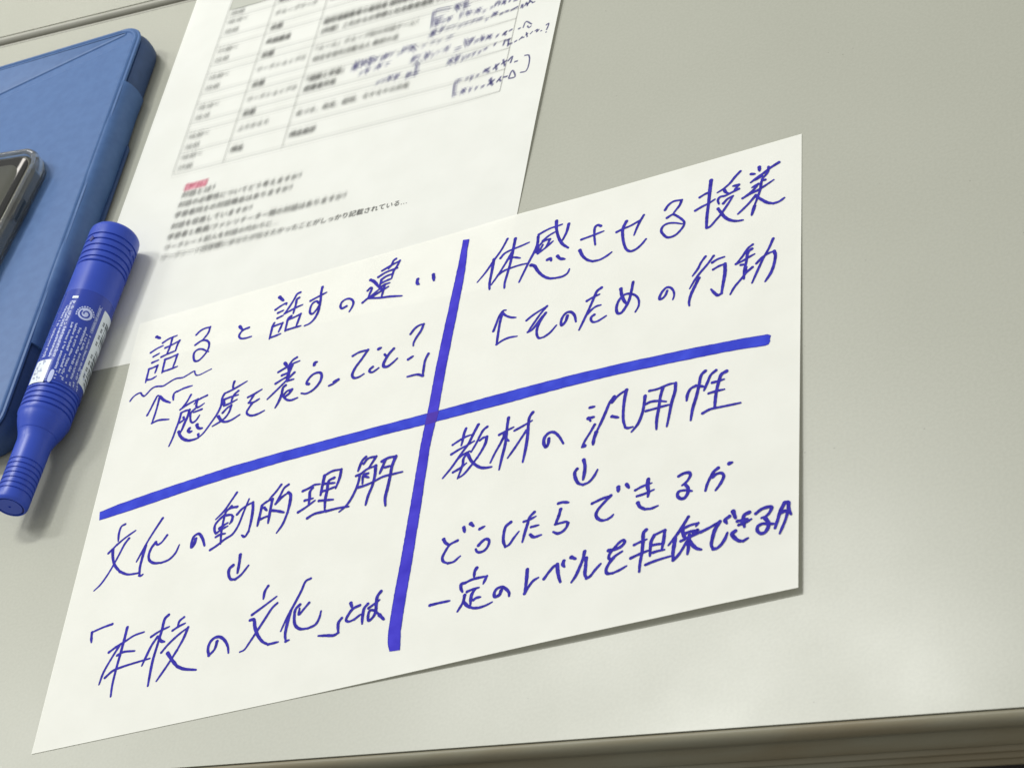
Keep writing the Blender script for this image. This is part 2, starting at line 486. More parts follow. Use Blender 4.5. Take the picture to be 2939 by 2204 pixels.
# each entry: label, then pieces (crop origin x, y, strokes in a 5.53x enlargement of that crop)
LINES = [
    ('first handwritten line of the upper left quarter', [
        (370, 900, '''w1.3|440,370 500,395; 350,620 450,555 545,510; 390,685 485,632; 370,780 470,738; 320,880 295,980 265,1095; 320,880 370,865 455,825;
 455,825 435,890 415,945; 290,1055 360,1040 435,995; 540,465 640,400 765,350; 690,395 655,520 600,650; 580,545 680,500 805,430; 805,430 770,500 740,590;
 515,690 620,640 745,590; 575,730 550,840 525,945; 575,730 660,700 770,650; 770,650 735,760 700,850; 545,920 640,890 770,840;
 1070,340 1130,280 1200,240 1290,215; 1290,215 1265,300 1215,370 1165,425; 1055,500 1110,460 1165,428 1230,428 1272,465 1270,530 1240,600 1170,690 1100,750 1050,755 1028,700 1040,620 1090,575 1160,565 1220,590 1265,605;
 w1.3|1760,205 1800,255; 1905,225 1820,260 1770,310 1750,360 1775,395 1840,395 1945,365;
 w0.8|20,1390 60,1335 120,1285 185,1260 210,1295 245,1310 290,1270 350,1205 410,1165 480,1155 545,1150 620,1105 700,1055 760,1030 860,1015 940,970 1040,915 1050,950 1075,980 1130,970 1220,925 1310,880'''),
        (660, 780, '''w1.4|790,405 850,460; 725,605 810,545 900,500 895,525; 765,655 850,615; 755,740 845,695; 705,815 680,860 655,960 625,1070; 690,870 740,850 835,815;
 835,815 805,890 770,960; 650,1045 720,1020 805,985; 1120,330 1070,355 1020,440 945,560 870,665; 870,665 950,625 1030,580 1155,525; 1100,415 1065,440 1050,510 1030,580 1005,665;
 975,705 930,740 900,840 875,945; 940,755 1020,725 1125,670; 1125,670 1085,780 1050,870; 890,930 1000,895 1125,860;
 1280,465 1380,410 1535,330; w1.1|1470,245 1450,330 1440,450 1420,560 1400,640 1340,750 1270,820 1185,860; 1415,500 1370,470 1310,510 1275,590 1275,660 1310,670 1370,610 1410,540;
 1850,550 1780,585 1755,555 1775,490 1830,445 1895,430 1950,460 1960,510 1930,580 1895,635'''),
        (900, 700, '''w1.3|905,575 960,600 1040,690; 860,745 905,700 925,710 890,800 870,850; 780,935 870,860 950,800 1040,725; 880,865 1050,860 1200,840 1405,828;
 1310,240 1270,270 1245,330 1190,400; 1090,430 1200,365 1370,270; 1370,270 1330,350 1275,430 1240,550; 1030,530 1150,455 1335,385; 1080,570 1150,520 1265,475;
 1080,570 1060,640 1040,690; 1070,630 1150,590 1235,555; 1060,690 1130,650 1210,620; 1130,650 1110,740 1080,840; 920,850 1030,780 1190,680; w1.3|1060,700 1090,740;
 w1.3|1655,565 1645,600 1655,640 1675,645; w1.35|1903,490 1912,585''')]),
    ('second handwritten line of the upper left quarter, opening with an arrow', [
        (400, 1040, '''125,840 190,720 260,580 290,530 330,540; w1.2|330,540 390,600 490,640; 320,560 280,720 240,850 200,965; 200,965 300,920 470,905;
 610,460 700,415 840,370; 590,465 555,490 540,540 540,600; 820,515 760,620 700,700 650,750; 650,750 720,700 800,650 930,580; w0.8|930,580 870,665; 1075,525 980,570 930,600;
 930,590 905,680 915,715 960,700 1030,650; 665,800 630,930 580,1060 530,1200 470,1330; 665,800 730,770 795,755; w1.2|795,755 770,850 720,960 680,1060 650,1120; 700,870 715,910;
 640,960 710,910; 880,740 820,800 810,880 820,940 850,955 900,920 955,840; 990,745 860,795; w1.25|625,1100 640,1150 690,1210 780,1240 880,1220 940,1195;
 1355,495 1320,560 1300,680 1240,810 1130,970 1010,1130 940,1190; w1.35|795,1050 775,1080 800,1105 830,1095; w1.3|915,990 925,1030 960,1050 995,1045; 935,1140 940,1190;
 1510,305 1490,370 1490,420; 1355,495 1450,450 1560,390 1710,300; 1350,590 1450,550 1570,515; 1570,455 1500,520 1460,620; w1.5|1335,620 1345,680; 1345,690 1440,650 1550,590;
 1325,800 1400,720 1460,680; 1460,680 1430,780 1370,870 1300,930 1160,1015; w1.3|1255,860 1300,930; 1300,930 1360,945 1450,920 1595,830;
 1725,555 1830,500 1945,430; 1830,500 1780,580 1740,640; 1740,640 1800,640 1905,580; 1800,640 1750,710 1705,790 1725,830 1790,845 1880,820 1985,765'''),
        (600, 960, '''1395,365 1330,410 1270,500 1260,590; w1.4|1205,455 1240,500; 1100,600 1200,540 1310,475 1440,420; 1160,650 1260,600 1310,510; 1060,780 1180,705 1260,660; w1.5|1310,500 1265,620 1240,710;
 1355,605 1250,710 1100,860 925,1030; 1240,740 1345,710; w1.15|1215,810 1180,840 1150,960 1100,1080 1050,1165; 1170,980 1240,900 1315,875; w1.2|1315,875 1270,940 1190,1000; 1185,985 1230,1035 1300,1045 1405,1005;
 w1.3|1672,485 1675,455 1715,438; w1.1|1585,790 1550,780 1580,710 1660,630 1750,605 1785,630 1780,710 1730,800 1640,890 1540,940 1465,935; w0.9|1905,815 1980,780 2065,715; w1.3|2050,720 1975,755'''),
        (880, 880, '''735,785 830,730 975,690; w1.1|975,690 880,830 770,980 725,1090 755,1135 830,1120 910,1070; w1.3|1145,675 1185,655; 1050,960 1005,1000 1000,1030 1040,1045 1100,1010 1145,975;
 1240,760 1265,790; w1.2|1385,670 1320,740 1260,830 1220,920 1230,955 1280,955 1360,900 1440,825; 1650,440 1720,350 1790,300 1860,280; 1860,280 1820,380 1740,500 1700,580 1695,625; w1.1|1615,840 1690,790;
 1935,750 1885,850 1860,980 1845,1100; 1845,1100 1760,1080 1600,1115''')]),
    ('first handwritten line of the upper right quarter', [
        (1350, 640, '''590,255 500,420 380,590 240,790 110,945; w1.2|375,580 340,780 305,960 305,1055; w1.15|715,250 685,400 640,620 590,800 545,960 540,1035; 480,560 540,490 640,435 800,370 935,310;
 660,470 560,640 440,830 330,985; 590,585 680,550 790,560; 440,830 530,765 650,715 790,670 900,645'''),
        (1450, 540, '''w1.1|525,770 510,900 460,1020 400,1130 300,1330 220,1495; 535,740 620,690 720,640 830,605 905,578; 600,840 690,760 790,700; w1.25|815,525 815,650 850,790 910,890 1000,950; w1.15|1010,570 975,700 910,830;
 w1.5|525,920 505,980 495,1025; 600,850 540,920; 600,850 700,810; 710,815 670,900 645,940; 520,1040 640,950 760,845; 530,1020 600,900;
 w1.25|410,1225 460,1235 520,1320 600,1395 700,1435 800,1430; 800,1430 920,1400 990,1350 1020,1285; w1.3|670,1140 720,1120 730,1155; w1.3|830,1080 870,1120 945,1130;
 1210,820 1320,780 1440,735 1565,685; 1520,605 1470,590 1430,620 1415,720 1420,820 1430,905; w1.2|1185,990 1230,1080 1310,1145 1390,1165; 1390,1165 1500,1140 1610,1080 1690,1020'''),
        (1620, 580, '''830,480 930,430 1050,380 1170,310 1200,290; 1260,210 1190,330 1140,440 1105,530; w1.15|985,310 930,420 925,540 950,680 990,760 1050,785 1130,755 1220,680 1295,590'''),
        (1900, 440, '''50,905 100,830 180,770 315,745; 315,745 280,830 210,920 175,968; 80,1030 150,985 180,975 220,990 300,1040 350,1090 350,1140 290,1230 200,1310 90,1340 20,1290 -12,1230 20,1160 90,1120 200,1110 320,1125;
 w1.3|780,435 760,600 740,800 715,1000 705,1190; 600,705 680,655 780,610; 530,915 640,850 740,800 840,735; 710,1190 760,1170 860,1060 930,980 1000,880 1080,760 1130,680;
 1245,290 1160,380 1070,490 960,580 880,630; w1.2|985,570 1010,620 1050,640; w1.2|1215,508 1130,525; 1220,505 1150,590; 1220,570 1100,630 1000,680 920,700 888,750 905,810; 975,800 1040,730 1130,680;
 w1.2|890,885 940,950 1000,1020 1080,1065 1180,1080 1285,1065; w1.3|1545,225 1550,285; w1.15|1415,335 1475,335; w1.15|1855,150 1700,250 1600,330 1500,400 1410,470; w1.1|1580,370 1480,430; 1690,220 1680,300 1620,380 1580,420;
 1640,425 1590,440 1560,580 1520,700 1470,830; w1.25|1470,840 1425,985; 1530,490 1430,550; 1530,490 1440,600 1350,670 1280,720; 1280,720 1400,650 1540,580 1650,510 1775,425; 1490,670 1380,800 1290,890 1205,970;
 w1.2|1500,690 1580,740 1680,790 1770,800; 1770,800 1860,770 1945,710; 1410,640 1520,600''')]),
    ('second handwritten line of the upper right quarter, opening with an arrow', [
        (1390, 780, '''145,945 190,830 240,700 300,620 345,612; 290,650 330,690 420,725 500,728; w1.1|285,660 250,800 225,950 195,1155; 195,1155 300,1085 400,1045 520,1025;
 670,775 760,700 880,620 995,548; 995,548 900,660 800,800 690,960; 690,960 760,920 840,820 920,710 975,655; w1.15|975,655 890,780 840,900 835,1000 870,1055 950,1035; 950,1035 1040,970 1145,850;
 w1.15|1320,700 1290,790 1230,855 1218,800 1250,710 1310,650 1370,640 1430,690 1455,795; 1630,465 1720,410 1830,360; w1.1|1860,255 1790,310 1740,420 1660,600 1580,770 1505,925; 1640,670 1720,590 1780,550 1850,530;
 1745,685 1700,720 1695,770 1725,800 1790,790 1860,750 1935,700'''),
        (1660, 740, '''w1.3|675,495 690,600 730,690 770,740; w1.1|870,385 840,540 800,690 740,800 680,875 630,885 605,830 620,730 680,630 750,580 840,575 920,610 960,680 955,770 905,860;
 1410,525 1380,600 1330,650 1290,660 1295,610 1340,530 1400,475 1460,475 1510,530 1520,600 1500,665'''),
        (1900, 660, '''690,425 620,520 570,620 485,735; 820,415 720,550 600,690 520,800 440,935; w1.2|590,765 530,880 460,1030 430,1150 435,1205; 800,520 880,470 990,430; 815,630 900,580 1000,540;
 w1.3|1000,540 1000,680 970,860 945,1010; w1.15|945,1010 890,1040 830,1000 780,945; 1440,235 1370,290 1280,420 1175,545; 1175,545 1270,500 1370,440 1470,385; w1.1|1425,305 1370,350 1340,500 1310,640 1300,780;
 1250,560 1320,550; 1435,595 1330,690 1250,790 1150,910 1085,1025; w1.5|1325,600 1310,700; 1500,535 1580,450 1700,370 1780,340; w1.2|1780,340 1800,400 1780,540 1730,680 1640,820; 1765,140 1700,290 1620,430 1530,620 1430,845''')]),
    ('first handwritten line of the lower right quarter, over a small arrow', [
        (1240, 1150, '''w1.1|540,440 510,520 490,620 465,710; 330,700 420,640 520,580 620,540; w1.1|735,380 660,520 580,680 450,860 310,1060 170,1230; 310,850 420,780 550,710 670,640; 420,910 500,850 600,800;
 560,830 500,920 490,1000 450,1120 405,1235; w1.1|335,1135 430,1080 545,990; 875,415 820,460 760,560 700,680 620,815; 760,630 810,590 870,570; w1.15|870,570 850,670 790,790 720,900; 720,900 620,1030 500,1170 405,1235;
 w1.2|570,850 620,950 680,1010 770,1060 850,1065 945,1050; w1.15|1215,270 1195,400 1180,560 1160,700 1110,900 1065,1095; 1070,540 1160,490 1295,420; 1165,520 1080,690 1000,830 925,985; w1.5|1150,540 1180,600; 1170,600 1220,640;
 w1.2|1600,185 1550,260 1530,380 1520,530 1490,740 1440,975; 1310,475 1420,415 1590,315; 1500,470 1400,620 1300,770 1200,910; w1.2|1855,600 1845,680 1810,735 1775,680 1790,580 1860,510 1930,500 2010,560 2085,680'''),
        (1650, 1000, '''w1.2|240,940 310,925; w1.3|215,1110 300,1090; 230,1120 250,1155; 315,1210 240,1340 170,1450 110,1570; w1.4|150,1550 130,1565; w1.15|625,765 560,850 490,1010 420,1170 340,1330; w1.35|340,1330 300,1450 290,1525; 590,860 700,740 820,660;
 w1.15|820,660 790,800 770,980 770,1140 800,1255; 800,1255 840,1265 920,1245; w1.2|590,1080 690,1098; w1.15|1115,755 1100,880 1070,1030 1000,1200 900,1325; 1185,675 1300,650 1400,610 1500,570 1600,550;
 w1.15|1600,550 1590,680 1540,850 1490,1100 1460,1240; w1.15|1400,620 1360,760 1330,960 1300,1130 1295,1285; 1120,890 1200,850 1330,835 1450,845; 1130,995 1260,960 1400,920 1520,890'''),
        (1820, 1020, '''w1.15|980,485 900,530 850,620 835,720; w1.2|1130,250 1070,310 1030,480 990,650 930,850 900,1030; 1060,490 1110,500; w1.1|1300,240 1220,310 1170,420 1110,560; w1.25|1465,255 1390,300 1345,420 1310,560 1290,700 1280,830;
 1240,435 1340,410 1430,380; 1185,605 1300,570 1435,540; 1090,920 1200,860 1350,825 1500,795 1690,755'''),
        (1520, 1120, '''w1.25|860,1105 880,1200 870,1320 850,1420; w1.2|755,1250 720,1300 730,1400 780,1480 850,1500; 850,1500 940,1460 1020,1370 1080,1260''')]),
    ('second handwritten line of the lower right quarter', [
        (1210, 1420, '''w1.25|350,705 380,760 430,790; w1.1|570,725 450,790 380,890 330,1000 350,1060 420,1085; 420,1085 510,1060 580,1000 615,970; w1.3|670,515 685,590; w1.3|780,455 825,495; w1.2|925,540 1000,500;
 w1.15|905,800 960,740 1020,700 1070,720 1060,800 1000,880 930,910 880,900 860,860; w1.2|1415,435 1340,500 1305,620 1300,740 1330,825; 1330,825 1390,790 1460,690 1545,580;
 1625,425 1700,400 1815,340; w1.15|1790,275 1720,350 1680,470 1640,600 1600,750; 1740,510 1860,480; w1.15|1725,630 1780,670 1900,635'''),
        (1500, 1340, '''w1.15|570,578 640,560 730,565; w1.2|605,670 570,790 520,910; 520,910 620,885 700,870 720,890; w1.15|720,890 700,950 640,1020 560,1055 485,1030; w1.1|1105,580 1250,510 1400,455;
 w1.2|1400,455 1290,570 1190,690 1165,760 1195,820 1270,850 1350,830; 1350,830 1410,790 1440,755; w1.4|1520,320 1520,390; w1.3|1650,275 1688,332; 1790,370 1900,310 2050,255; 1815,465 1940,425 2085,360;
 w1.35|1995,195 1985,300 2000,400 1990,470; w1.25|1830,570 1860,630 1940,670; 1940,670 2040,660 2150,615'''),
        (1780, 1290, '''w1.15|930,425 1010,380 1100,370 1115,410 1065,500 985,570; w1.2|1040,560 1080,620 1070,700 1020,770 960,780 910,730 930,670 1000,650 1080,650; 1080,650 1140,660;
 w1.15|1555,295 1490,350 1430,450 1380,560 1355,655; w1.15|1470,440 1530,390 1610,375 1645,420 1600,530 1515,650; w1.35|1735,222 1775,208''')]),
    ('third handwritten line of the lower right quarter, near the lower edge', [
        (1200, 1600, '''w1.1|190,755 330,720 500,685; w1.25|930,165 900,220 890,300; w1.1|750,400 850,350 960,320 1090,295; w1.1|1090,295 1060,360 1035,415; w1.25|745,400 690,420 680,480 705,545; 780,540 870,500 965,475;
 w1.25|900,500 850,590 830,750; w1.1|880,670 920,640 990,625; w1.1|740,595 720,690 690,750 625,855; w1.2|730,710 790,770 870,800; 870,800 960,795 1080,755 1175,705;
 w1.2|1320,520 1290,590 1222,622 1208,570 1250,495 1330,465 1400,500 1445,560 1445,610'''),
        (1500, 1500, '''w1.25|75,740 65,880 50,1010 30,1125; w1.1|30,1125 100,1010 170,920 250,870; w1.15|340,890 420,780 500,690 550,660; w1.3|550,660 560,780 580,880 600,940; w1.3|655,605 640,660 665,700; w1.3|775,548 840,572;
 w1.2|985,455 960,570 900,720 840,850 775,945; w1.25|1010,560 1000,700 990,820 1015,880; w1.1|1015,880 1070,850 1150,750 1240,650;
 w1.15|1365,440 1470,420 1560,380 1620,310 1600,275 1540,310 1450,410 1380,500 1370,560 1400,580 1480,520 1580,455; w1.2|1440,560 1370,650 1325,750 1345,805 1430,800; 1430,800 1540,750 1650,685'''),
        (1730, 1420, '''w1.2|690,555 650,600 640,750 620,930 590,1100 580,1220; 500,795 600,745 700,705; w1.1|445,1005 560,950 720,885; w1.15|820,640 770,740 755,860 750,970; 820,640 900,600 980,560; w1.2|985,565 970,700 940,860;
 790,800 860,785 930,780; 800,915 880,890 980,870; 680,1110 800,1060 950,1010 1090,970; w1.15|1360,350 1280,480 1180,630 1045,800; w1.3|1150,690 1130,820 1115,930 1120,1035; w1.1|1120,1035 1180,980 1260,870 1330,740;
 w1.3|1270,520 1275,620 1310,690; 1310,520 1400,480 1515,450; 1515,450 1480,500; w1.1|1320,610 1400,580 1500,565; w1.2|1500,565 1420,650 1300,700; 1240,735 1340,690 1450,640 1560,590; w1.3|1380,640 1360,760 1360,850 1345,940;
 w1.3|1360,700 1420,790 1490,850 1565,870; w1.2|1440,590 1480,620; w1.1|1560,590 1680,530 1860,425; w1.3|1860,425 1780,560 1740,700 1725,800 1755,860; w1.15|1755,860 1810,850 1880,790 1940,700 1980,600; w1.3|2010,345 1945,400 1970,455; w1.35|2070,265 2108,370'''),
        (1900, 1400, '''w1.25|1385,390 1310,430 1290,500 1310,620; w1.2|1200,530 1300,510 1360,490; 1220,590 1310,560 1420,495; w1.6|1290,530 1310,570; w1.35|1165,685 1115,730 1150,790 1220,840 1290,845; 1290,845 1370,795;
 w1.15|1490,410 1580,340 1680,305 1740,305 1710,390 1650,450 1580,480; w1.25|1640,480 1690,560 1680,640 1630,710 1570,725 1515,680 1525,610 1600,570 1690,575; 1690,575 1790,570;
 w1.2|1950,235 1880,370 1840,500 1795,640; w1.2|1950,235 2005,230 2010,320 2050,420; w1.3|1880,400 1950,370 2010,370; 2000,375 1960,510 1870,725''')]),
    ('first handwritten line of the lower left quarter, over a small arrow', [
        (250, 1450, '''605,300 550,330 510,430 495,570; w1.1|340,760 470,630; 470,630 600,520 770,400; 665,525 600,610 510,780 430,930; w0.9|430,930 320,1110 210,1260 110,1355; w1.2|410,700 410,830 440,950 520,1050; 520,1050 640,1095 750,1085 830,1070;
 1200,205 1090,370 970,560 870,740 785,895; w1.2|930,640 880,820 840,980 830,1110; 830,1110 850,1120 885,1095; 1270,475 1180,590 1120,625 1090,585; w1.15|1090,585 1020,680 980,790 990,870 1060,915 1180,910; 1180,910 1300,860 1400,760 1465,625;
 w1.2|1725,530 1700,620 1660,665 1662,590 1700,490 1770,450 1830,520 1865,640'''),
        (520, 1380, '''885,185 800,310 680,480 550,610; 890,410 790,430 720,480 680,600 640,800 625,1000; 800,400 700,500; 460,1095 560,1030 700,920 810,850 900,720 990,500 1080,285; w1.1|690,540 600,620 540,700 530,780 550,840;
 720,545 800,540 820,570; w1.15|820,570 800,640 770,680; w1.4|615,750 660,720; 680,700 740,665; 560,830 640,770 740,715; 550,890 620,850 700,835; 890,530 960,450 1060,380 1140,340; w1.15|1140,340 1140,440 1110,640 1070,800; 1070,800 1010,885 960,860;
 1590,60 1500,180 1400,290; 1290,380 1360,330 1440,290; w1.15|1285,390 1260,500 1210,715; w1.15|1450,290 1420,440 1380,670; w1.1|1320,425 1360,470; 1240,620 1320,580 1400,550; 1705,60 1640,110 1570,240 1500,365; w1.1|1500,365 1600,260 1700,185;
 w1.25|1700,185 1735,210 1730,330 1690,500; 1690,500 1610,690 1515,825; w1.15|1450,470 1540,480 1630,500; w1.2|940,1170 925,1290 895,1460; w1.2|825,1340 770,1390 755,1480 790,1560 860,1560; 860,1560 950,1490 1070,1340'''),
        (800, 1280, '''385,715 480,670 560,620 655,605; w1.1|540,665 500,720 490,830 475,930; 415,865 545,830; 310,1050 420,980 575,865; w1.2|730,470 700,600 665,780; 730,470 850,400 995,370; w1.1|995,370 970,500 905,670; w1.15|880,505 800,550 770,700 740,850 730,1020;
 720,600 890,585; 690,720 790,690 900,645; 640,870 740,860 865,850; w1.1|455,1145 560,1080 750,1035; 750,1035 950,985 1110,960; w1.1|1385,175 1330,230 1260,400; 1350,280 1420,200 1550,165; 1550,165 1490,260 1430,350; 1230,475 1310,440 1400,370 1540,315;
 1290,450 1270,560 1220,700 1130,870 1050,970 960,1045; w1.15|1540,315 1530,450 1490,620 1420,790 1380,935; 1420,435 1350,460 1330,600; 1360,480 1430,500; 1260,660 1360,630 1500,570 1650,490 1800,450 1965,410; w1.15|1640,245 1740,190 1860,165;
 w1.25|1860,165 1800,320 1770,480 1730,660 1690,830 1695,945; w1.15|1690,230 1650,330 1605,435; 1690,340 1780,315''')]),
    ('second handwritten line of the lower left quarter', [
        (230, 1720, '''510,390 370,440 190,520; w1.1|190,520 180,600 180,680; w1.1|750,440 710,600 640,860 570,1110 510,1360 485,1540; w1.1|460,835 560,760; 560,760 720,660 860,570 1015,515; 620,740 500,930 370,1160 300,1350; 590,885 680,835 865,815;
 395,1240 520,1130 650,1075 850,1010 1105,935; w1.15|1405,245 1350,300 1300,480 1240,680 1150,980 1075,1370; 1130,590 1250,510 1415,430; w1.1|1230,590 1140,720 1050,900 980,1050; w1.2|1250,600 1290,660 1340,670; 1650,280 1580,340 1550,430;
 1470,490 1560,430 1670,375; 1290,840 1400,710 1560,560 1715,440; w1.1|1715,440 1640,620 1540,800; 1540,800 1400,1020 1210,1295; w1.35|1390,850 1460,960 1540,1060; w1.15|1540,1060 1640,1100 1840,1115'''),
        (560, 1640, '''w1.1|350,1105 310,1230 220,1330; w1.15|220,1330 205,1230 240,1120 310,1050 390,1035 470,1090 520,1190 530,1290; w1.1|1160,230 1110,310 1085,435; 905,685 1050,580 1295,395; 1305,500 1230,570 1110,750 980,950 860,1130 780,1240 710,1275;
 w1.25|875,770 930,760 950,880 990,1000 1070,1110 1160,1155; 1160,1155 1320,1115; 1835,110 1760,150 1690,300 1580,510 1460,730 1360,945; w1.2|1520,620 1470,800 1430,1000 1440,1105; 1440,1105 1490,1085; 1810,495 1730,590 1650,680 1660,580;
 w1.15|1665,525 1600,590 1575,720 1590,850 1670,910 1790,900; 1790,900 1910,840 1970,740 2000,625'''),
        (800, 1600, '''w1.15|1000,960 950,1030 945,1190; w1.1|945,1190 880,1230 760,1235 630,1240; w1.2|1145,720 1165,790; w1.1|1290,755 1180,810 1110,900 1070,990 1110,1015 1200,980; 1200,980 1300,900; w1.15|1415,735 1360,800 1330,950 1325,1050;
 1430,800 1510,740 1600,670; w1.15|1625,535 1570,610 1550,720 1540,850 1500,940 1430,1000 1420,920 1450,840 1520,840 1600,910; w1.2|1600,910 1670,980''')]),
]

PEN_R = 0.00053
for lab, pieces in LINES:
    g = Ink()
    for ox, oy, txt in pieces:
        for w, pts in parse(txt):
            wp = [at(ox + x / 5.53, oy + y / 5.53, 0.0004) for x, y in pts]
            wp = [at(ox + x / 5.53, oy + y / 5.53, z1(q[0], q[1]))[:2] for (x, y), q in zip(pts, wp)]
            P = catmull(wp)
            if len(pts) == 1: continue
            g.stroke(P, PEN_R * w * 0.97, z1)
    o = g.build('handwriting', M_pen, note)
    o['label'] = lab

# the thick cross
VL = [(1329.3, 689.8), (1318, 748), (1304.9, 810), (1278, 930), (1252, 1050), (1226.8, 1185.7), (1207.8, 1275), (1178, 1450), (1151.7, 1600), (1130, 1715), (1114.6, 1811.6), (1113.2, 1845), (1117.3, 1869.4)]
VR = [(1347.8, 687.1), (1341.0, 722), (1339.2, 750.4), (1330.2, 810), (1306, 930), (1281.8, 1050), (1258.7, 1177.5), (1235.7, 1275), (1209, 1450), (1185.2, 1600), (1165, 1715), (1150.8, 1811.6), (1149.5, 1850), (1148.5, 1865.5)]
HT = [(286.2, 1469.9), (333, 1450), (420, 1419), (529, 1382.5), (658.6, 1340), (800, 1299.5), (950, 1259), (1100, 1219.6), (1224.8, 1187), (1260, 1178.2), (1400, 1139.5), (1520, 1107.5), (1626.9, 1080), (1790, 1041.3), (1900, 1018), (1975.5, 1001.8), (2040, 989.2), (2120, 973.5), (2203.7, 959.8), (2213.5, 962.5), (2209.5, 973.3)]
HB = [(285.3, 1493.4), (358.5, 1469.9), (420, 1450), (520, 1415.3), (628.5, 1380), (800, 1328.8), (980.8, 1280), (1100, 1248.8), (1220.7, 1218.9), (1250.8, 1210.6), (1365, 1181), (1482.3, 1150), (1570, 1126), (1650, 1104.9), (1740, 1083), (1830.8, 1062.4), (1950, 1037.5), (2045, 1018.5), (2070.7, 1013.1), (2140, 1001), (2204.6, 991.9), (2211.3, 977.9)]


def band(name, A, B, m, lift, lab):
    """a wide ink stroke between its two edges, drawn on the sheet"""
    def res(P, n=170):
        P = np.array([at(x, y, z1(*at(x, y, 0.0004)[:2]))[:2] for x, y in P])
        L = np.concatenate([[0], np.cumsum(np.linalg.norm(np.diff(P, axis=0), axis=1))])
        t = np.linspace(0, L[-1], n)
        return np.stack([np.interp(t, L, P[:, 0]), np.interp(t, L, P[:, 1])], 1)
    a, b = res(A), res(B)
    V, Fc = [], []
    for i in range(len(a)):
        wd_b = max(np.linalg.norm(b[i] - a[i]), 1e-5)
        e = min(0.00035 / wd_b, 0.2)
        for k, q in enumerate((0, e, 0.5, 1 - e, 1)):
            j = (rng.random(2) - 0.5) * 0.00016 if k in (0, 4) else (rng.random(2) - 0.5) * 0.00012 if k in (1, 3) else 0
            p = a[i] + (b[i] - a[i]) * q + j
            V.append((p[0], p[1], z1(p[0], p[1]) + lift))
    for i in range(len(a) - 1):
        for k in range(4):
            q = i * 5 + k
            Fc.append((q, q + 1, q + 6, q + 5))
    o = keep(mesh(name, V, Fc, [m, M_wideE]), note)
    for k, p in enumerate(o.data.polygons):
        p.material_index = 1 if k % 4 in (0, 3) else 0
        if p.normal.z < 0: p.flip()
    o['label'] = lab
    return o


band('thick_stroke', HT, HB, M_wideH, 0.00010, 'thick bright blue line running across the sheet')
band('thick_stroke', VL, VR, M_wideV, 0.00013, 'thick violet blue line running down the sheet')
XP = [(1225.5, 1187), (1259.5, 1178), (1251, 1210), (1219.5, 1219)]
g = Ink()
g.poly([at(x, y, 0.0005)[:2] for x, y in XP][::-1], z1, 0.00016)
o = g.build('stroke_overlap', M_wideX, note)
o['label'] = 'purple square where the two thick lines cross'

# ------------------------------------------------------------------ print on the handout
def s2_pt(u, v):
    p = S2O + S2U * u + S2V * v
    return p


def px_uv(x, y):
    p = at(x, y, 0.0003)
    return s2_uv(p[0], p[1])


def text_mesh(txt, bold=False):
    c = bpy.data.curves.new('t', 'FONT')
    c.body = txt
    c.size = 1.0
    c.resolution_u = 2
    c.fill_mode = 'FRONT'
    if bold: c.offset = 0.012
    o = bpy.data.objects.new('t', c)
    COL.objects.link(o)
    dg = bpy.context.evaluated_depsgraph_get()
    dg.update()
    me = bpy.data.meshes.new_from_object(o.evaluated_get(dg))
    V = np.array([v.co[:2] for v in me.vertices]) if len(me.vertices) else np.zeros((0, 2))
    Fc = [tuple(p.vertices) for p in me.polygons]
    bpy.data.objects.remove(o); bpy.data.curves.remove(c); bpy.data.meshes.remove(me)
    return V, Fc


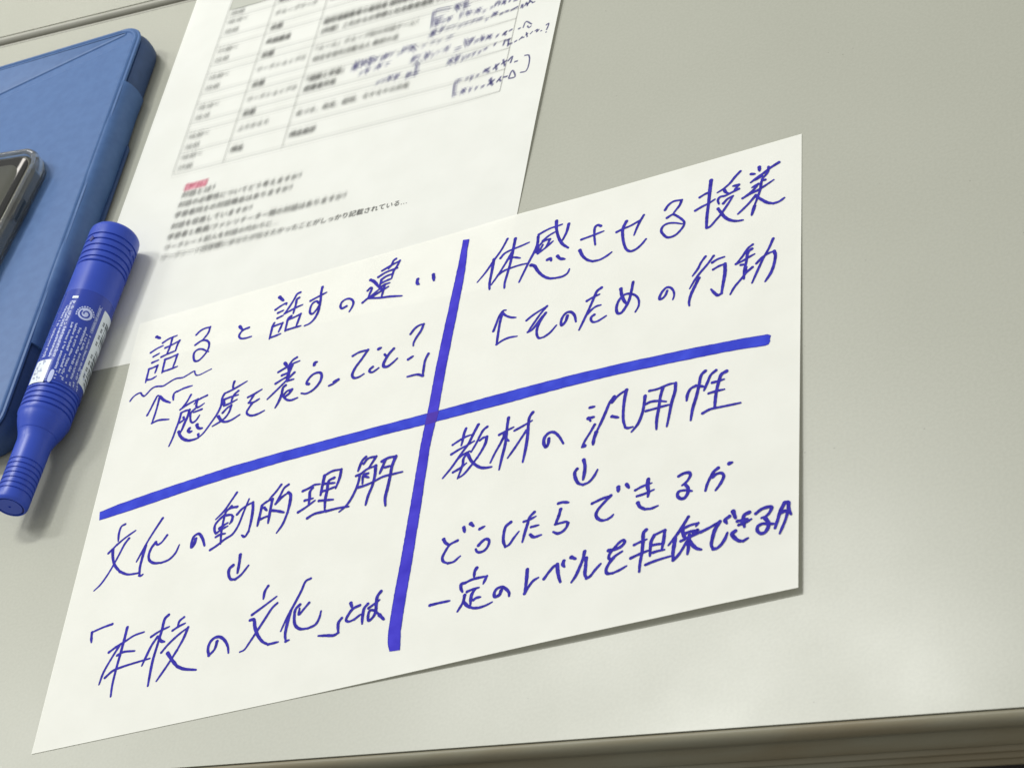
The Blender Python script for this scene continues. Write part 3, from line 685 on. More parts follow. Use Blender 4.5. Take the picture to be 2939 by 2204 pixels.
class Soft:
    """print or pen marks laid down several times, each a little off: reads as soft, out of focus marks"""
    def __init__(self, copies): self.n, self.V, self.F = copies, [], []
    def add(self, UV, Fc, sig):
        """UV: handout coordinates; sig: softness in metres, a number or one per vertex"""
        sig = np.broadcast_to(np.asarray(sig, float), (len(UV),))
        offs = []
        for k in range(self.n):
            a = 2.39996 * k + 0.3
            r = math.sqrt(-2 * math.log(1 - (k + 0.5) / (self.n + 0.35)))
            offs.append((math.cos(a) * r, math.sin(a) * r * 1.45))
        for k, (du, dv) in enumerate(offs):
            b = len(self.V)
            for (u, v), s in zip(UV, sig):
                p = s2_pt(u + du * s, v + dv * s)
                self.V.append((p[0], p[1], z2(p[0], p[1]) + 0.00004 + 0.000006 * k))
            self.F += [tuple(b + i for i in f) for f in Fc]
    def text(self, txt, u, v, width=None, size=None, sig=0.0004, bold=False):
        V, Fc = text_mesh(txt, bold)
        if not len(V): return
        x0, x1 = V[:, 0].min(), V[:, 0].max()
        sc = (width / (x1 - x0)) if width else size
        UV = np.stack([u + (V[:, 0] - x0) * sc, v + V[:, 1] * (size if size else sc)], 1)
        s = np.array([sig(p[0], p[1]) for p in UV]) if callable(sig) else sig
        self.add(UV, Fc, s)
    def line(self, a, b, w, sig, n=24):
        a, b = np.array(a), np.array(b)
        d = (b - a) / np.linalg.norm(b - a)
        nn = np.array([-d[1], d[0]]) * w / 2
        UV, Fc = [], []
        for i in range(n + 1):
            p = a + (b - a) * i / n
            UV += [p - nn, p + nn]
        Fc = [(2 * i, 2 * i + 2, 2 * i + 3, 2 * i + 1) for i in range(n)]
        UV = np.array(UV)
        s = np.array([sig(p[0], p[1]) for p in UV]) if callable(sig) else sig
        self.add(UV, Fc, s)
    def pen(self, pts, w, sig):
        P = np.array(catmull(pts, 4))
        T = np.gradient(P, axis=0); T /= np.maximum(np.linalg.norm(T, axis=1), 1e-9)[:, None]
        Nn = np.stack([-T[:, 1], T[:, 0]], 1) * w / 2
        UV = np.empty((2 * len(P), 2)); UV[0::2] = P - Nn; UV[1::2] = P + Nn
        Fc = [(2 * i, 2 * i + 2, 2 * i + 3, 2 * i + 1) for i in range(len(P) - 1)]
        s = np.array([sig(p[0], p[1]) for p in UV]) if callable(sig) else sig
        self.add(UV, Fc, s)
    def build(self, name, m, lab=None):
        o = keep(mesh(name, self.V, self.F, m), hand)
        for p in o.data.polygons:
            if p.normal.z < 0: p.flip()
        if lab: o['label'] = lab
        return o


def soft(u, v):
    """how soft the marks are: sharp near the right margin and the last line, soft up and to the left"""
    return 0.00008 + 0.00066 * smooth01((0.203 - u) / 0.05) * smooth01((v - 0.028) / 0.03)


def soft_low(u, v):
    return 0.00008 + 0.00068 * smooth01((0.160 - u) / 0.10)


# rules of the timetable
left_px = [(656, 32.5), (652, 54), (632, 110), (625, 137), (603, 192), (595, 214), (575, 273), (569.5, 300), (546, 356), (535, 383), (517, 441), (499, 501)]
rows = [px_uv(x, y)[1] for x, y in left_px]
uL = float(np.mean([px_uv(x, y)[0] for x, y in left_px]))
uA = float(np.mean([px_uv(*p)[0] for p in ((788, 14.5), (730, 181), (696, 300), (644, 463))]))
uB = float(np.mean([px_uv(*p)[0] for p in ((940, 1), (871, 215), (812.5, 416))]))
uR = float(np.mean([px_uv(*p)[0] for p in ((1493, 9), (1438.6, 257.7))]))
vb = rows[-1]
VTOP = 0.293
grid = Soft(8)
for v in rows: grid.line((uL, v), (uR, v), 0.00045, soft)
for u in (uL, uA, uB, uR): grid.line((u, vb), (u, VTOP), 0.00045, soft)
grid.build('timetable_rules', M_gridl)
hd = Ink()
vh = rows[0]
hd.poly([s2_pt(uL, vh), s2_pt(uA, vh), s2_pt(uA, vh + 0.008), s2_pt(uL, vh + 0.008)], z2, 0.00003)
hd.poly([s2_pt(uA + .0005, vh), s2_pt(uR, vh), s2_pt(uR, vh + 0.008), s2_pt(uA + .0005, vh + 0.008)], z2, 0.00003)
hd.build('timetable_header', M_head, hand)

tx = Soft(12)
SZ = 0.0036
def cell(r, col_u, lines, size=SZ, bold=False, pad=0.0022):
    top, bot = rows[r], rows[r + 1]
    n = len(lines)
    h = top - bot
    for i, t in enumerate(lines):
        if not t: continue
        vc = top - h * (i + 0.5) / n
        tx.text(t, col_u + pad, vc - size * 0.36, size=size, sig=soft, bold=bold)

TIMES = [['10:00'], ['10:10〜', '10:50'], None, ['11:00〜', '12:30'], None, ['13:30〜', '15:00'], None, ['15:10〜', '16:10'], None, ['16:20〜', '16:55'], ['16:55〜', '17:00']]
for r, t in enumerate(TIMES):
    if t: cell(r, uL, t)
SES = ['開会', 'グループワーク', '休憩', '基調講演', '休憩', 'ワークショップ①', '休憩', 'ワークショップ②', '休憩', 'ふりかえり', '閉会']
for r, t in enumerate(SES):
    cell(r, uA, [t], size=SZ * 0.95, bold=t in ('基調講演', '休憩', '閉会', '開会'))
NOTES = {1: ['自己紹介'], 3: ['国際理解教育の実践者 国際教育の推進と課題', '（内容）これからの学校と社会教育連携 グループ'],
         5: ['「ルール」グループ別の対話ゲーム！', '特定非営利活動法人 教師の会'], 7: ['「理解と学習」', '授業者共有'], 9: ['気づき、発見、疑問、モヤモヤの共有'], 10: ['閉会挨拶']}
for r, t in NOTES.items():
    cell(r, uB, t, size=SZ * 0.95, bold=r in (3, 7, 10))
tx.text('時間', uL + 0.0105, rows[0] + 0.0016, size=SZ, sig=0.0008, bold=True)
tx.text('時間', uL + 0.0107, rows[0] + 0.0018, size=SZ, sig=0.0008, bold=True)
tx.build('timetable_print', M_print)

low = Soft(12)
LOWER = [('対話とは？', (518, 571), (614, 545)),
         ('対話の必要性についてどう考えますか？', (508, 599), (862, 512)),
         ('学習者同士の対話機会はありますか？', (498, 629), (836, 546)),
         ('対話を促進していますか？', (487.5, 661), (722, 600)),
         ('学習者と教員/ファシリテーター間の対話はありますか？', (477, 692), (993, 561)),
         ('ワークシート記入を対話の代わりに…', (469, 722), (798, 640))]
for t, a, b in LOWER:
    ua, va = px_uv(*a); ub, _ = px_uv(*b)
    low.text(t, ua, va + 0.0006, width=ub - ua, sig=lambda u, v: 0.00060)
low.build('question_print', M_print)
last = Soft(10)
ua, va = px_uv(459, 751); ub, _ = px_uv(1167, 583)
last.text('ワークシート回答欄にあなたが伝えたかったことがしっかり記載されている…', ua, va + 0.0006, width=ub - ua, sig=soft_low)
last.build('closing_line_print', ink('printer_toner_line', (0.05, 0.05, 0.048), 0.14))
pk = Soft(10)
ua, va = px_uv(529, 547); ub, _ = px_uv(592, 528)
pk.line((ua, va + 0.0016), (ub, va + 0.0016), 0.0036, 0.0006)
pk.build('highlighter_mark', M_pink)
pt = Soft(10)
pt.text('【対話】', ua, va + 0.0003, width=ub - ua, sig=0.0005, bold=True)
pt.build('heading_print', ink('heading_ink', (0.45, 0.02, 0.08), 0.09))

# pen notes on the handout, traced coarsely (crop at 1000,0 enlarged 3.687x)
PENS = '''900,130 880,290; 900,130 960,110 1080,90; 1120,90 1180,50; 1130,60 1170,100; 1150,50 1160,110; 1200,40 1270,20; 1210,80 1280,60; 1240,20 1230,90;
890,220 1000,180; 900,260 980,230; 940,210 930,280; 980,240 1030,215; 1040,215 1090,185; 1060,190 1070,220; 1180,190 1200,130; 1230,150 1310,130; 1260,120 1270,160; 1330,140 1400,90; 1360,100 1390,130; 1420,130 1450,110;
1500,90 1530,75; 1550,70 1570,30 1600,25 1590,60; 1620,50 1670,10; 1640,10 1660,50; 1700,30 1720,0; 1750,20 1800,5;
850,390 930,320; 870,350 920,370; 900,320 890,380; 960,340 1000,290 980,330; 1030,310 1080,290; 1100,290 1130,270; 1160,290 1200,260; 1220,260 1270,240; 1290,240 1340,210; 1350,220 1420,190; 1450,220 1470,200;
1510,180 1580,130; 1530,140 1570,160; 1600,160 1640,140; 1660,130 1700,120; 1720,120 1800,80;
w0.8|1830,100 1840,60; w0.8|1850,60 1850,100; w0.8|1870,80 1890,40 1900,80; w0.8|1890,60 1930,40; w0.8|1920,20 1960,45; w0.8|1940,5 1900,70; w0.8|1950,50 1985,35;
30,740 130,650; 40,700 110,720; 80,650 70,740; 130,690 200,640; 150,640 150,700; 180,660 230,690; 210,620 280,640; 240,610 230,680; 280,650 300,610; 340,640 370,590; 360,620 430,580; 400,570 390,620; 440,590 470,560; 520,580 550,560; 570,560 590,500; 600,530 650,490; 640,540 700,480; 660,490 710,540; 780,490 810,480; 870,460 910,440; 940,450 970,430; 1040,410 1100,380;
110,790 150,760; 170,760 220,740; 190,730 200,770; 270,730 350,690; 320,680 330,720; 390,680 430,675;
650,650 720,600; 690,600 680,650; 720,620 760,590; 790,620 870,560; 820,560 830,620; 880,600 900,570; 940,560 960,540; 1000,540 1050,500 1040,540; 690,680 720,660 740,690; 720,690 710,790; 640,800 730,780; 600,820 660,770; 630,770 620,820;
290,890 330,860; 350,860 390,840; 400,850 460,810; 430,810 440,850; 470,830 540,790; 510,790 500,840;
1120,530 1190,505; 1230,420 1250,490; 1250,440 1320,420; 1270,480 1320,400; 1330,450 1380,420; 1390,430 1440,400; 1410,380 1420,430; 1450,420 1520,370; 1470,380 1510,410; 1560,400 1590,370; 1630,380 1680,340 1650,360 1670,380; 1700,340 1740,320; 1800,320 1830,310;
1040,680 1110,610; 1060,640 1100,670; 1120,640 1180,590; 1150,590 1140,660; 1200,640 1220,600; 1240,610 1290,580; 1310,590 1340,550; 1370,570 1400,540; 1430,530 1470,510; 1540,490 1560,460;
1640,490 1660,430; 1670,440 1720,420; 1690,480 1740,470; 1700,430 1690,500; 1760,460 1790,440;
w0.8|1855,310 1885,245 1950,275; w0.8|1900,290 1920,310 1945,290; w0.8|1810,440 1850,400; w0.8|1830,420 1870,410; w0.8|1880,390 1910,370; w0.8|1890,360 1900,410; w0.8|1930,380 1960,350; w0.8|1980,350 2010,330 2000,360 2030,330; w0.8|2040,350 2060,345; w0.9|2100,290 2130,270 2120,310 2105,340; w0.9|2095,365 2110,360;
1100,1010 1140,1000; 1110,1000 1140,860 1190,850; w0.9|1870,605 1920,605 1890,770 1825,785;
1240,840 1270,820; 1290,850 1310,800; 1350,810 1380,790; 1420,770 1500,720; 1440,740 1490,770; 1530,740 1600,680; 1560,690 1570,750; 1620,690 1680,650; 1640,640 1660,710; 1690,660 1740,610 1720,680; 1760,670 1800,660;
1180,990 1240,940; 1200,950 1230,980; 1280,970 1290,930; 1340,950 1360,920; 1400,930 1440,910; 1470,910 1550,850; 1490,850 1530,910; 1510,830 1510,900; 1570,880 1620,820; 1600,850 1620,870; 1640,830 1690,820; w0.9|1700,840 1740,760 1770,830 1700,845'''
bl = Soft(9)
for w, pts in parse(PENS):
    bl.pen([px_uv(1000 + x / 3.687, y / 3.687) for x, y in pts], 0.0007 * w, soft)
bl.build('pen_notes', M_ball, 'blurred blue ballpoint notes beside the timetable')

# ------------------------------------------------------------------ marker pen
AX0 = np.array([-0.0154, 0.2565]); AX1 = np.array([-0.0326, 0.1128])
MZ = 0.0112 + 0.0005
ALEN = float(np.linalg.norm(AX1 - AX0))
AD = (AX1 - AX0) / ALEN                     # from the capped thick end towards the thin end
ANX = np.array([-AD[1], AD[0]])             # across, towards +x (right)
if ANX[0] < 0: ANX = -ANX


def s_to_t(s):
    """distance along the pen of a mark measured in the photograph (dist. along the pen's image)"""
    p = np.array([-.366, .931]) * s + np.array([.931, .366]) * 559.5
    q = at(p[0], p[1], 0.0115)
    return float((q[:2] - AX0) @ AD)


def mk(t, th, r):
    """point on the pen: t along, th angle (0 = up, + towards the right)"""
    c = AX0 + AD * t + ANX * (math.sin(th) * r)
    return (c[0], c[1], MZ + math.cos(th) * r)


def lathe(name, prof, m, parent, seg=72, cap0=True, cap1=True, angle=35):
    bm = bmesh.new()
    ringsv = []
    for t, r in prof:
        ringsv.append([bm.verts.new(mk(t, 2 * math.pi * k / seg, r)) for k in range(seg)])
    for a, b in zip(ringsv, ringsv[1:]):
        for k in range(seg):
            bm.faces.new((a[k], a[(k + 1) % seg], b[(k + 1) % seg], b[k]))
    if cap0: bm.faces.new(ringsv[0])
    if cap1: bm.faces.new(ringsv[-1][::-1])
    return keep(from_bm(name, bm, m, None, angle=angle), parent)


M_mark = noise_col(mat('marker_blue_plastic', (0.03, 0.05, 0.5), rough=0.36, spec=0.45),
                   (0.020, 0.055, 0.40), (0.025, 0.064, 0.44), 60, bump=0.12, bscale=1500, bdist=0.00003)
M_mark_dark = mat('marker_recess_blue', (0.010, 0.014, 0.16), rough=0.5)
M_film = mat('marker_label_film', (0.014, 0.040, 0.33), rough=0.18, spec=0.6)
M_lwhite = mat('label_white', (0.66, 0.72, 0.78), rough=0.4)
M_lprint = mat('label_pale_print', (0.46, 0.52, 0.78), rough=0.4)
M_ldark = mat('label_dark_print', (0.10, 0.12, 0.14), rough=0.5)

pen = tag(empty('marker_pen', (float((AX0 + AX1)[0] / 2), float((AX0 + AX1)[1] / 2), 0.0003)),
          'thick blue double ended marker pen with a printed label, lying beside the tablet', 'marker pen')


def grooved(t0, t1, r, gs, w=0.0011, d=0.00055):
    """profile from t0 to t1 at radius r with grooves at gs"""
    P = [(t0, r)]
    for g in gs:
        P += [(g - w * 0.5, r), (g - w * 0.28, r - d), (g + w * 0.28, r - d), (g + w * 0.5, r)]
    P.append((t1, r))
    return P


R = 0.0112
tg = [s_to_t(s) for s in (551.4, 567.7, 585.7, 603.8, 621.3)]
tcap_end = s_to_t(632)
prof = [(0.0, 0.0072), (0.0, 0.0096), (0.0004, 0.0105), (0.0012, 0.01105)] + grooved(0.0025, tcap_end - 0.0004, R, tg) + [(tcap_end, R - 0.0003), (tcap_end, 0.0100)]
lathe('cap', prof, M_mark, pen, cap1=False)
tb = [s_to_t(s) for s in (1008.8, 1020.8, 1036.8, 1052.5, 1067.7)]
tlip = s_to_t(1082)
tseam = s_to_t(1129)
prof = [(tcap_end - 0.001, 0.0100), (tcap_end + 0.0002, 0.0106), (tcap_end + 0.0008, R - 0.00012)] + \
    grooved(tcap_end + 0.0015, tlip - 0.0006, R - 0.0001, tb) + [(tlip, R - 0.0004)]
r2 = 0.0072
fun = []
for k in range(1, 15):
    q = k / 15
    t = tlip + (tseam + 0.0035 - tlip) * q
    fun.append((t, (R - 0.0006) + (r2 + 0.00015 - (R - 0.0006)) * smooth01(q * 0.94 + 0.02)))
prof += [p for p in fun if p[0] < tseam - 0.0002]
rs = prof[-1][1]
prof += [(tseam - 0.0001, rs - 0.0001), (tseam, rs - 0.0006)]
lathe('barrel', prof, M_mark, pen, cap0=False, cap1=False)
tt = [s_to_t(s) for s in (1222, 1236.7, 1251.5, 1266, 1281, 1296, 1311)]
prof = [(tseam - 0.0001, rs - 0.0007), (tseam + 0.00005, rs - 0.0001)] + [p for p in fun if p[0] > tseam + 0.0003] + \
    grooved(tseam + 0.0040, ALEN - 0.0016, r2, tt, w=0.0009, d=0.0004) + \
    [(ALEN - 0.0006, r2 - 0.0003), (ALEN, r2 - 0.0009), (ALEN, r2 - 0.0012), (ALEN - 0.0007, r2 - 0.00125), (ALEN - 0.0007, r2 - 0.0020), (ALEN - 0.0001, r2 - 0.00205), (ALEN - 0.0001, 0.0006), (ALEN - 0.0005, 0.0005)]
lathe('nib_cap', prof, M_mark, pen, cap0=False, seg=64)
# slots of the end disc
for k in range(4):
    bm = bmesh.new()
    a0, a1 = math.pi / 2 * k + 0.12, math.pi / 2 * (k + 1) - 0.22
    ra, rb = r2 - 0.0020, r2 - 0.00125
    va = [bm.verts.new(mk(ALEN - 0.00065, a0 + (a1 - a0) * i / 12, ra)) for i in range(13)]
    vb_ = [bm.verts.new(mk(ALEN - 0.00065, a0 + (a1 - a0) * i / 12, rb)) for i in range(13)]
    for i in range(12): bm.faces.new((va[i], va[i + 1], vb_[i + 1], vb_[i]))
    keep(from_bm('slot', bm, M_mark_dark, None), pen)
# anti-roll lugs on the cap
for th in (-0.10, 1.72, 3.6, 5.0):
    bm = bmesh.new()
    t = tg[1]
    ws = 0.11
    top = [bm.verts.new(mk(t + dt, th + da, R + dr)) for dt, da, dr in ((-0.0016, 0, 0.0004), (0.0002, -ws, 0.0005), (0.0002, ws, 0.0005), (0.0016, 0, 0.0003))]
    botv = [bm.verts.new(mk(t + dt, th + da, R - 0.0006)) for dt, da in ((-0.0020, 0), (0.0004, -ws * 1.3), (0.0004, ws * 1.3), (0.0022, 0))]
    bm.faces.new((top[0], top[1], top[2])); bm.faces.new((top[1], top[3], top[2]))
    for a, b in ((0, 1), (1, 3), (3, 2), (2, 0)):
        bm.faces.new((top[a], botv[a], botv[b], top[b]))
    keep(from_bm('lug', bm, M_mark_dark if th < 0 else M_mark, None), pen)


def on_pen(x, y, r=R):
    """pen coordinates (t, th) of the point that pixel (x, y) shows on the barrel"""
    d = ROT.T @ np.array([x - W / 2, y - H / 2, F]); d /= np.linalg.norm(d)
    a3 = np.array([AD[0], AD[1], 0]); x3 = np.array([ANX[0], ANX[1], 0]); z3 = np.array([0, 0, 1.0])
    o = CAM - np.array([AX0[0], AX0[1], MZ])
    ox, oz, dx, dz = o @ x3, o @ z3, d @ x3, d @ z3
    A, B, C = dx * dx + dz * dz, ox * dx + oz * dz, ox * ox + oz * oz - r * r
    disc = max(B * B - A * C, 0)
    k = (-B - math.sqrt(disc)) / A
    p = o + d * k
    return float(p @ a3), math.atan2(p @ x3, p @ z3)


def wrap_quad(V, Fc, t0, t1, h0, h1, r, nt=2, nh=None, skew=0.0):
    nh = nh or max(1, int(abs(h1 - h0) / 0.08))
    b = len(V)
    for i in range(nt + 1):
        for j in range(nh + 1):
            q = j / nh
            V.append(mk(t0 + (t1 - t0) * i / nt + skew * q, h0 + (h1 - h0) * q, r))
    for i in range(nt):
        for j in range(nh):
            a = b + i * (nh + 1) + j
            Fc.append((a, a + 1, a + nh + 2, a + nh + 1))


def lab_px(x, y):                     # label measured in the crop at (0,800), enlarged 5.53x
    return on_pen(x / 5.53, 800 + y / 5.53)


t_top = s_to_t(724.3); t_bot = s_to_t(1000)
film = lathe('label', [(t_top, R - 0.0001), (t_top, R + 0.00006), (t_bot, R + 0.00006), (t_bot, R - 0.0001)], M_film, pen, cap0=False, cap1=False)
RL = R + 0.00010
# white bar code panel
V, Fc = [], []
ta, ha = lab_px(1660, 505); tbp, hb_ = lab_px(1330, 1385)
hp = (ha + hb_) / 2
hw = 0.86
wrap_quad(V, Fc, ta, s_to_t(973), hp, hp + hw, RL, nt=12)
pnl = keep(mesh('barcode_panel', V, Fc, M_lwhite), film)
V, Fc = [], []
t = ta + 0.004
tend = s_to_t(973) - 0.0015
while t < tend:
    wd_ = random.choice((0.0004, 0.0006, 0.0009, 0.0013))
    if not (0.44 < (t - ta) / (tend - ta) < 0.50):
        wrap_quad(V, Fc, t, min(t + wd_, tend), hp + 0.33, hp + hw - 0.06, RL + 0.00005, nt=1)
    t += wd_ + random.choice((0.0004, 0.0006, 0.0010))
for k in range(9):
    tk = ta + 0.005 + k * (tend - ta - 0.006) / 9
    if k == 4: continue
    for d_ in range(2):
        wrap_quad(V, Fc, tk + d_ * 0.0011, tk + d_ * 0.0011 + 0.0008, hp + 0.15, hp + 0.25, RL + 0.00005, nt=1)
keep(mesh('barcode', V, Fc, M_ldark), film)
# columns of fine print, each a row of tiny pale blocks
V, Fc = [], []
def fine(x0, y0, x1, y1, width, dens=0.86, pitch=0.00078):
    (a, h0), (b, h1) = lab_px(x0, y0), lab_px(x1, y1)
    n = int(abs(b - a) / pitch)
    for i in range(n):
        if random.random() > dens: continue
        q = i / n
        if a + (b - a) * q > t_bot - 0.0010: break
        t0 = a + (b - a) * q; h = h0 + (h1 - h0) * q
        wv = width * random.uniform(0.55, 1.0)
        # each sign: a few little bars
        for _ in range(4):
            hh = h + (random.random() - 0.5) * wv
            if random.random() < 0.5:
                wrap_quad(V, Fc, t0 + random.random() * pitch * 0.3, t0 + pitch * 0.85, hh, hh + 0.032, RL + 0.00004, nt=1, nh=1)
            else:
                tq = t0 + random.random() * pitch * 0.6
                wrap_quad(V, Fc, tq, tq + 0.00030, h - wv / 2, h + wv / 2, RL + 0.00004, nt=1, nh=1)


for x0, y0, x1, y1 in ((1150, 690, 870, 1430), (1215, 705, 930, 1500), (1290, 735, 960, 1560), (1365, 770, 1050, 1570),
                       (1375, 880, 1120, 1590), (1430, 910, 1200, 1600)):
    fine(x0, y0, x1, y1, 0.075)
for x0, y0, x1, y1 in ((900, 1460, 850, 1620), (1000, 1560, 960, 1640), (1290, 1440, 1240, 1640), (1350, 1470, 1310, 1640)):
    fine(x0, y0, x1, y1, 0.075)
for x0, x1 in ((905, 840), (975, 930), (1050, 1010), (1110, 1090), (1170, 1160), (1230, 1225)):
    fine(x0, 1640, x1 - 40, 1960, 0.075, dens=0.93)
for x0, y0, x1, y1 in ((1075, 420, 900, 760), (1140, 350, 960, 760), (1190, 350, 1020, 740), (880, 790, 690, 1250), (960, 770, 780, 1240), (1030, 760, 850, 1240)):
    fine(x0, y0, x1, y1, 0.11, dens=0.95)
keep(mesh('fine_print', V, Fc, M_lprint), film)
# pale panels at the lower left of the label and the little oval
V, Fc = [], []
(t0, h0), (t1, h1) = lab_px(840, 1280), lab_px(700, 1640)
wrap_quad(V, Fc, t0, t1, h0 - 0.75, h0 - 0.04, RL + 0.00002, nt=6)
keep(mesh('white_panel', V, Fc, M_lwhite), film)
V, Fc = [], []
wrap_quad(V, Fc, lab_px(1250, 275)[0], lab_px(1240, 310)[0], lab_px(1160, 280)[1], lab_px(1250, 285)[1], RL + 0.00002, nt=2)
keep(mesh('white_tab', V, Fc, M_lwhite), film)
V, Fc = [], []
for k in range(26):
    tq = t0 + random.random() * (t1 - t0) * 0.9; hq = h0 - 0.7 + random.random() * 0.45
    wrap_quad(V, Fc, tq, tq + random.uniform(0.0003, 0.0012), hq, hq + random.uniform(0.03, 0.10), RL + 0.00006, nt=1, nh=2)
keep(mesh('panel_pattern', V, Fc, mat('panel_grey_print', (0.33, 0.36, 0.5), rough=0.5)), film)
V, Fc = [], []


def wrap_fan(P, r):
    """filled convex outline given in (t, th)"""
    b = len(V)
    c = np.mean(np.array(P), axis=0)
    V.append(mk(c[0], c[1], r))
    for p in P: V.append(mk(p[0], p[1], r))
    n = len(P)
    for i in range(n): Fc.append((b, b + 1 + i, b + 1 + (i + 1) % n))


tc_, hc_ = lab_px(805, 1540)
O = []
for k in range(28):
    a = 2 * math.pi * k / 28
    ca, sa = math.cos(a), math.sin(a)
    O.append((tc_ + 0.0033 * math.copysign(abs(ca) ** 0.7, ca), hc_ + 0.085 * math.copysign(abs(sa) ** 0.8, sa)))
wrap_fan(O, RL + 0.00002)
keep(mesh('oval_mark', V, Fc, M_lprint), film)
V, Fc = [], []
# round mark: a ring of letters around a swirl
tm, hm = lab_px(1355, 565)
RMm = 0.0034
def ringpt(a, rad): return (tm + math.cos(a) * rad, hm + math.sin(a) * rad / R)
def ring(a0, a1, r0, r1, n, rr):
    b = len(V)
    for i in range(n + 1):
        a = a0 + (a1 - a0) * i / n
        f0 = r0(i / n) if callable(r0) else r0
        f1 = r1(i / n) if callable(r1) else r1
        V.append(mk(*ringpt(a, f0), rr)); V.append(mk(*ringpt(a, f1), rr))
    for i in range(n): Fc.append((b + 2 * i, b + 2 * i + 1, b + 2 * i + 3, b + 2 * i + 2))
for k in range(12):
    a = 1.6 + k * 0.30
    ring(a, a + 0.19, RMm, RMm + 0.0006, 3, RL + 0.00004)
ring(0, 2 * math.pi, RMm - 0.0010, RMm - 0.0003, 40, RL + 0.00004)
keep(mesh('mark_ring', V, Fc, M_lprint), film)
V, Fc = [], []
wrap_fan([ringpt(2 * math.pi * k / 36, RMm - 0.0010) for k in range(36)], RL + 0.00003)
keep(mesh('mark_disc', V, Fc, M_lprint), film)
V, Fc = [], []
# the swirl (an "e"): dark spiral band
ring(-2.3, 3.0, lambda q: 0.00175 - 0.0006 * q, lambda q: 0.00245 - 0.0006 * q, 40, RL + 0.00007)
ring(3.0, 5.2, lambda q: 0.00115 - 0.0010 * q, lambda q: 0.00185 - 0.0011 * q, 24, RL + 0.00007)
keep(mesh('mark_swirl', V, Fc, M_film), film)
V, Fc = [], []
(ta2, ha2), (tb2, hb2) = lab_px(1600, 440), lab_px(1450, 870)
hmid = (ha2 + hb2) / 2
for e in (-0.06, 0.05):
    wrap_quad(V, Fc, ta2, tb2, hmid + e - 0.004, hmid + e + 0.008, RL + 0.00004, nt=4, nh=1)
for i in range(34):
    tq = ta2 + 0.001 + (tb2 - ta2 - 0.001) * i / 34
    if random.random() < 0.9: wrap_quad(V, Fc, tq, tq + 0.0003, hmid - 0.035 + 0.01 * random.random(), hmid + 0.03, RL + 0.00004, nt=1, nh=1)
keep(mesh('boxed_print', V, Fc, M_lprint), film)
for o_ in bpy.data.objects:
    if o_.type == 'MESH' and o_.parent is film:
        for p in o_.data.polygons:
            c3 = p.center; a3 = Vector((AD[0], AD[1], 0)); base = Vector((AX0[0], AX0[1], MZ))
            rad = (c3 - base) - a3 * ((c3 - base) @ a3)
            if p.normal @ rad < 0: p.flip()

# ------------------------------------------------------------------ tablet in its blue folio
TZ = 0.0165                                    # top of the closed cover
TR0 = np.array([-0.0287, 0.4008])              # upper right corner of the case outline (before rounding)
TVd = np.array([-0.070, -0.9975]); TVd /= np.linalg.norm(TVd)       # down the long side
TUd = np.array([-0.9975, 0.070]); TUd /= np.linalg.norm(TUd)        # to the left along the top
TL, TW = 0.250, 0.182


def tp(a, b, z):
    """a: metres left from the right edge, b: metres down from the top edge"""
    p = TR0 + TUd * a + TVd * b
    return (p[0], p[1], z)


def rrect(a0, a1, b0, b1, r, n=8):
    out = []
    for ca, cb, s in ((a0 + r, b0 + r, 2), (a1 - r, b0 + r, 3), (a1 - r, b1 - r, 0), (a0 + r, b1 - r, 1)):
        for k in range(n + 1):
            th = math.pi / 2 * (s + k / n)
            out.append((ca + r * math.cos(th), cb + r * math.sin(th)))
    return out


def stack(name, levels, m, parent, angle=40, cap=True):
    """levels: list of (outline in (a,b), z), joined by faces"""
    bm = bmesh.new()
    rs_ = [[bm.verts.new(tp(a, b, z)) for a, b in o] for o, z in levels]
    n = len(rs_[0])
    for p, q in zip(rs_, rs_[1:]):
        for k in range(n): bm.faces.new((p[k], p[(k + 1) % n], q[(k + 1) % n], q[k]))
    if cap:
        bm.faces.new(rs_[0]); bm.faces.new(rs_[-1])
    return keep(from_bm(name, bm, m, None, angle=angle), parent)


M_cover = noise_col(mat('folio_blue_leather', (0.1, 0.2, 0.42), rough=0.48, spec=0.4),
                    (0.052, 0.118, 0.285), (0.061, 0.134, 0.312), 220, bump=0.35, bscale=2600, bdist=0.00005)
M_body = noise_col(mat('folio_navy_shell', (0.03, 0.07, 0.2), rough=0.5, spec=0.4),
                   (0.030, 0.066, 0.165), (0.036, 0.076, 0.19), 200, bump=0.3, bscale=2600, bdist=0.00005)
M_fold = mat('folio_fold_shadow_blue', (0.045, 0.11, 0.30), rough=0.6)

tab = tag(empty('tablet', tp(0.09, 0.125, 0)), 'tablet in a closed blue folio case at the left of the photo', 'tablet')
rc = 0.012
lev = []
for off, z in ((0.0026, 0.0002), (0.0012, 0.0006), (0.0003, 0.0022), (0.0, 0.0048), (0.0, 0.0085), (0.0005, 0.0112), (0.0014, 0.0132), (0.0030, 0.0139)):
    lev.append((rrect(off, TW - off, off, TL - off, rc), z))
stack('case_shell', lev, M_body, tab)
cov = 0.0009
lev = []
for off, z in ((0.0012, 0.01405), (0.0004, 0.0142), (0.0000, 0.0149), (0.0003, 0.0156), (0.0011, 0.0159), (0.0016, 0.0160)):
    lev.append((rrect(cov + off, TW - off, off, TL - off, rc), z))
cover = stack('cover', lev, M_cover, tab)
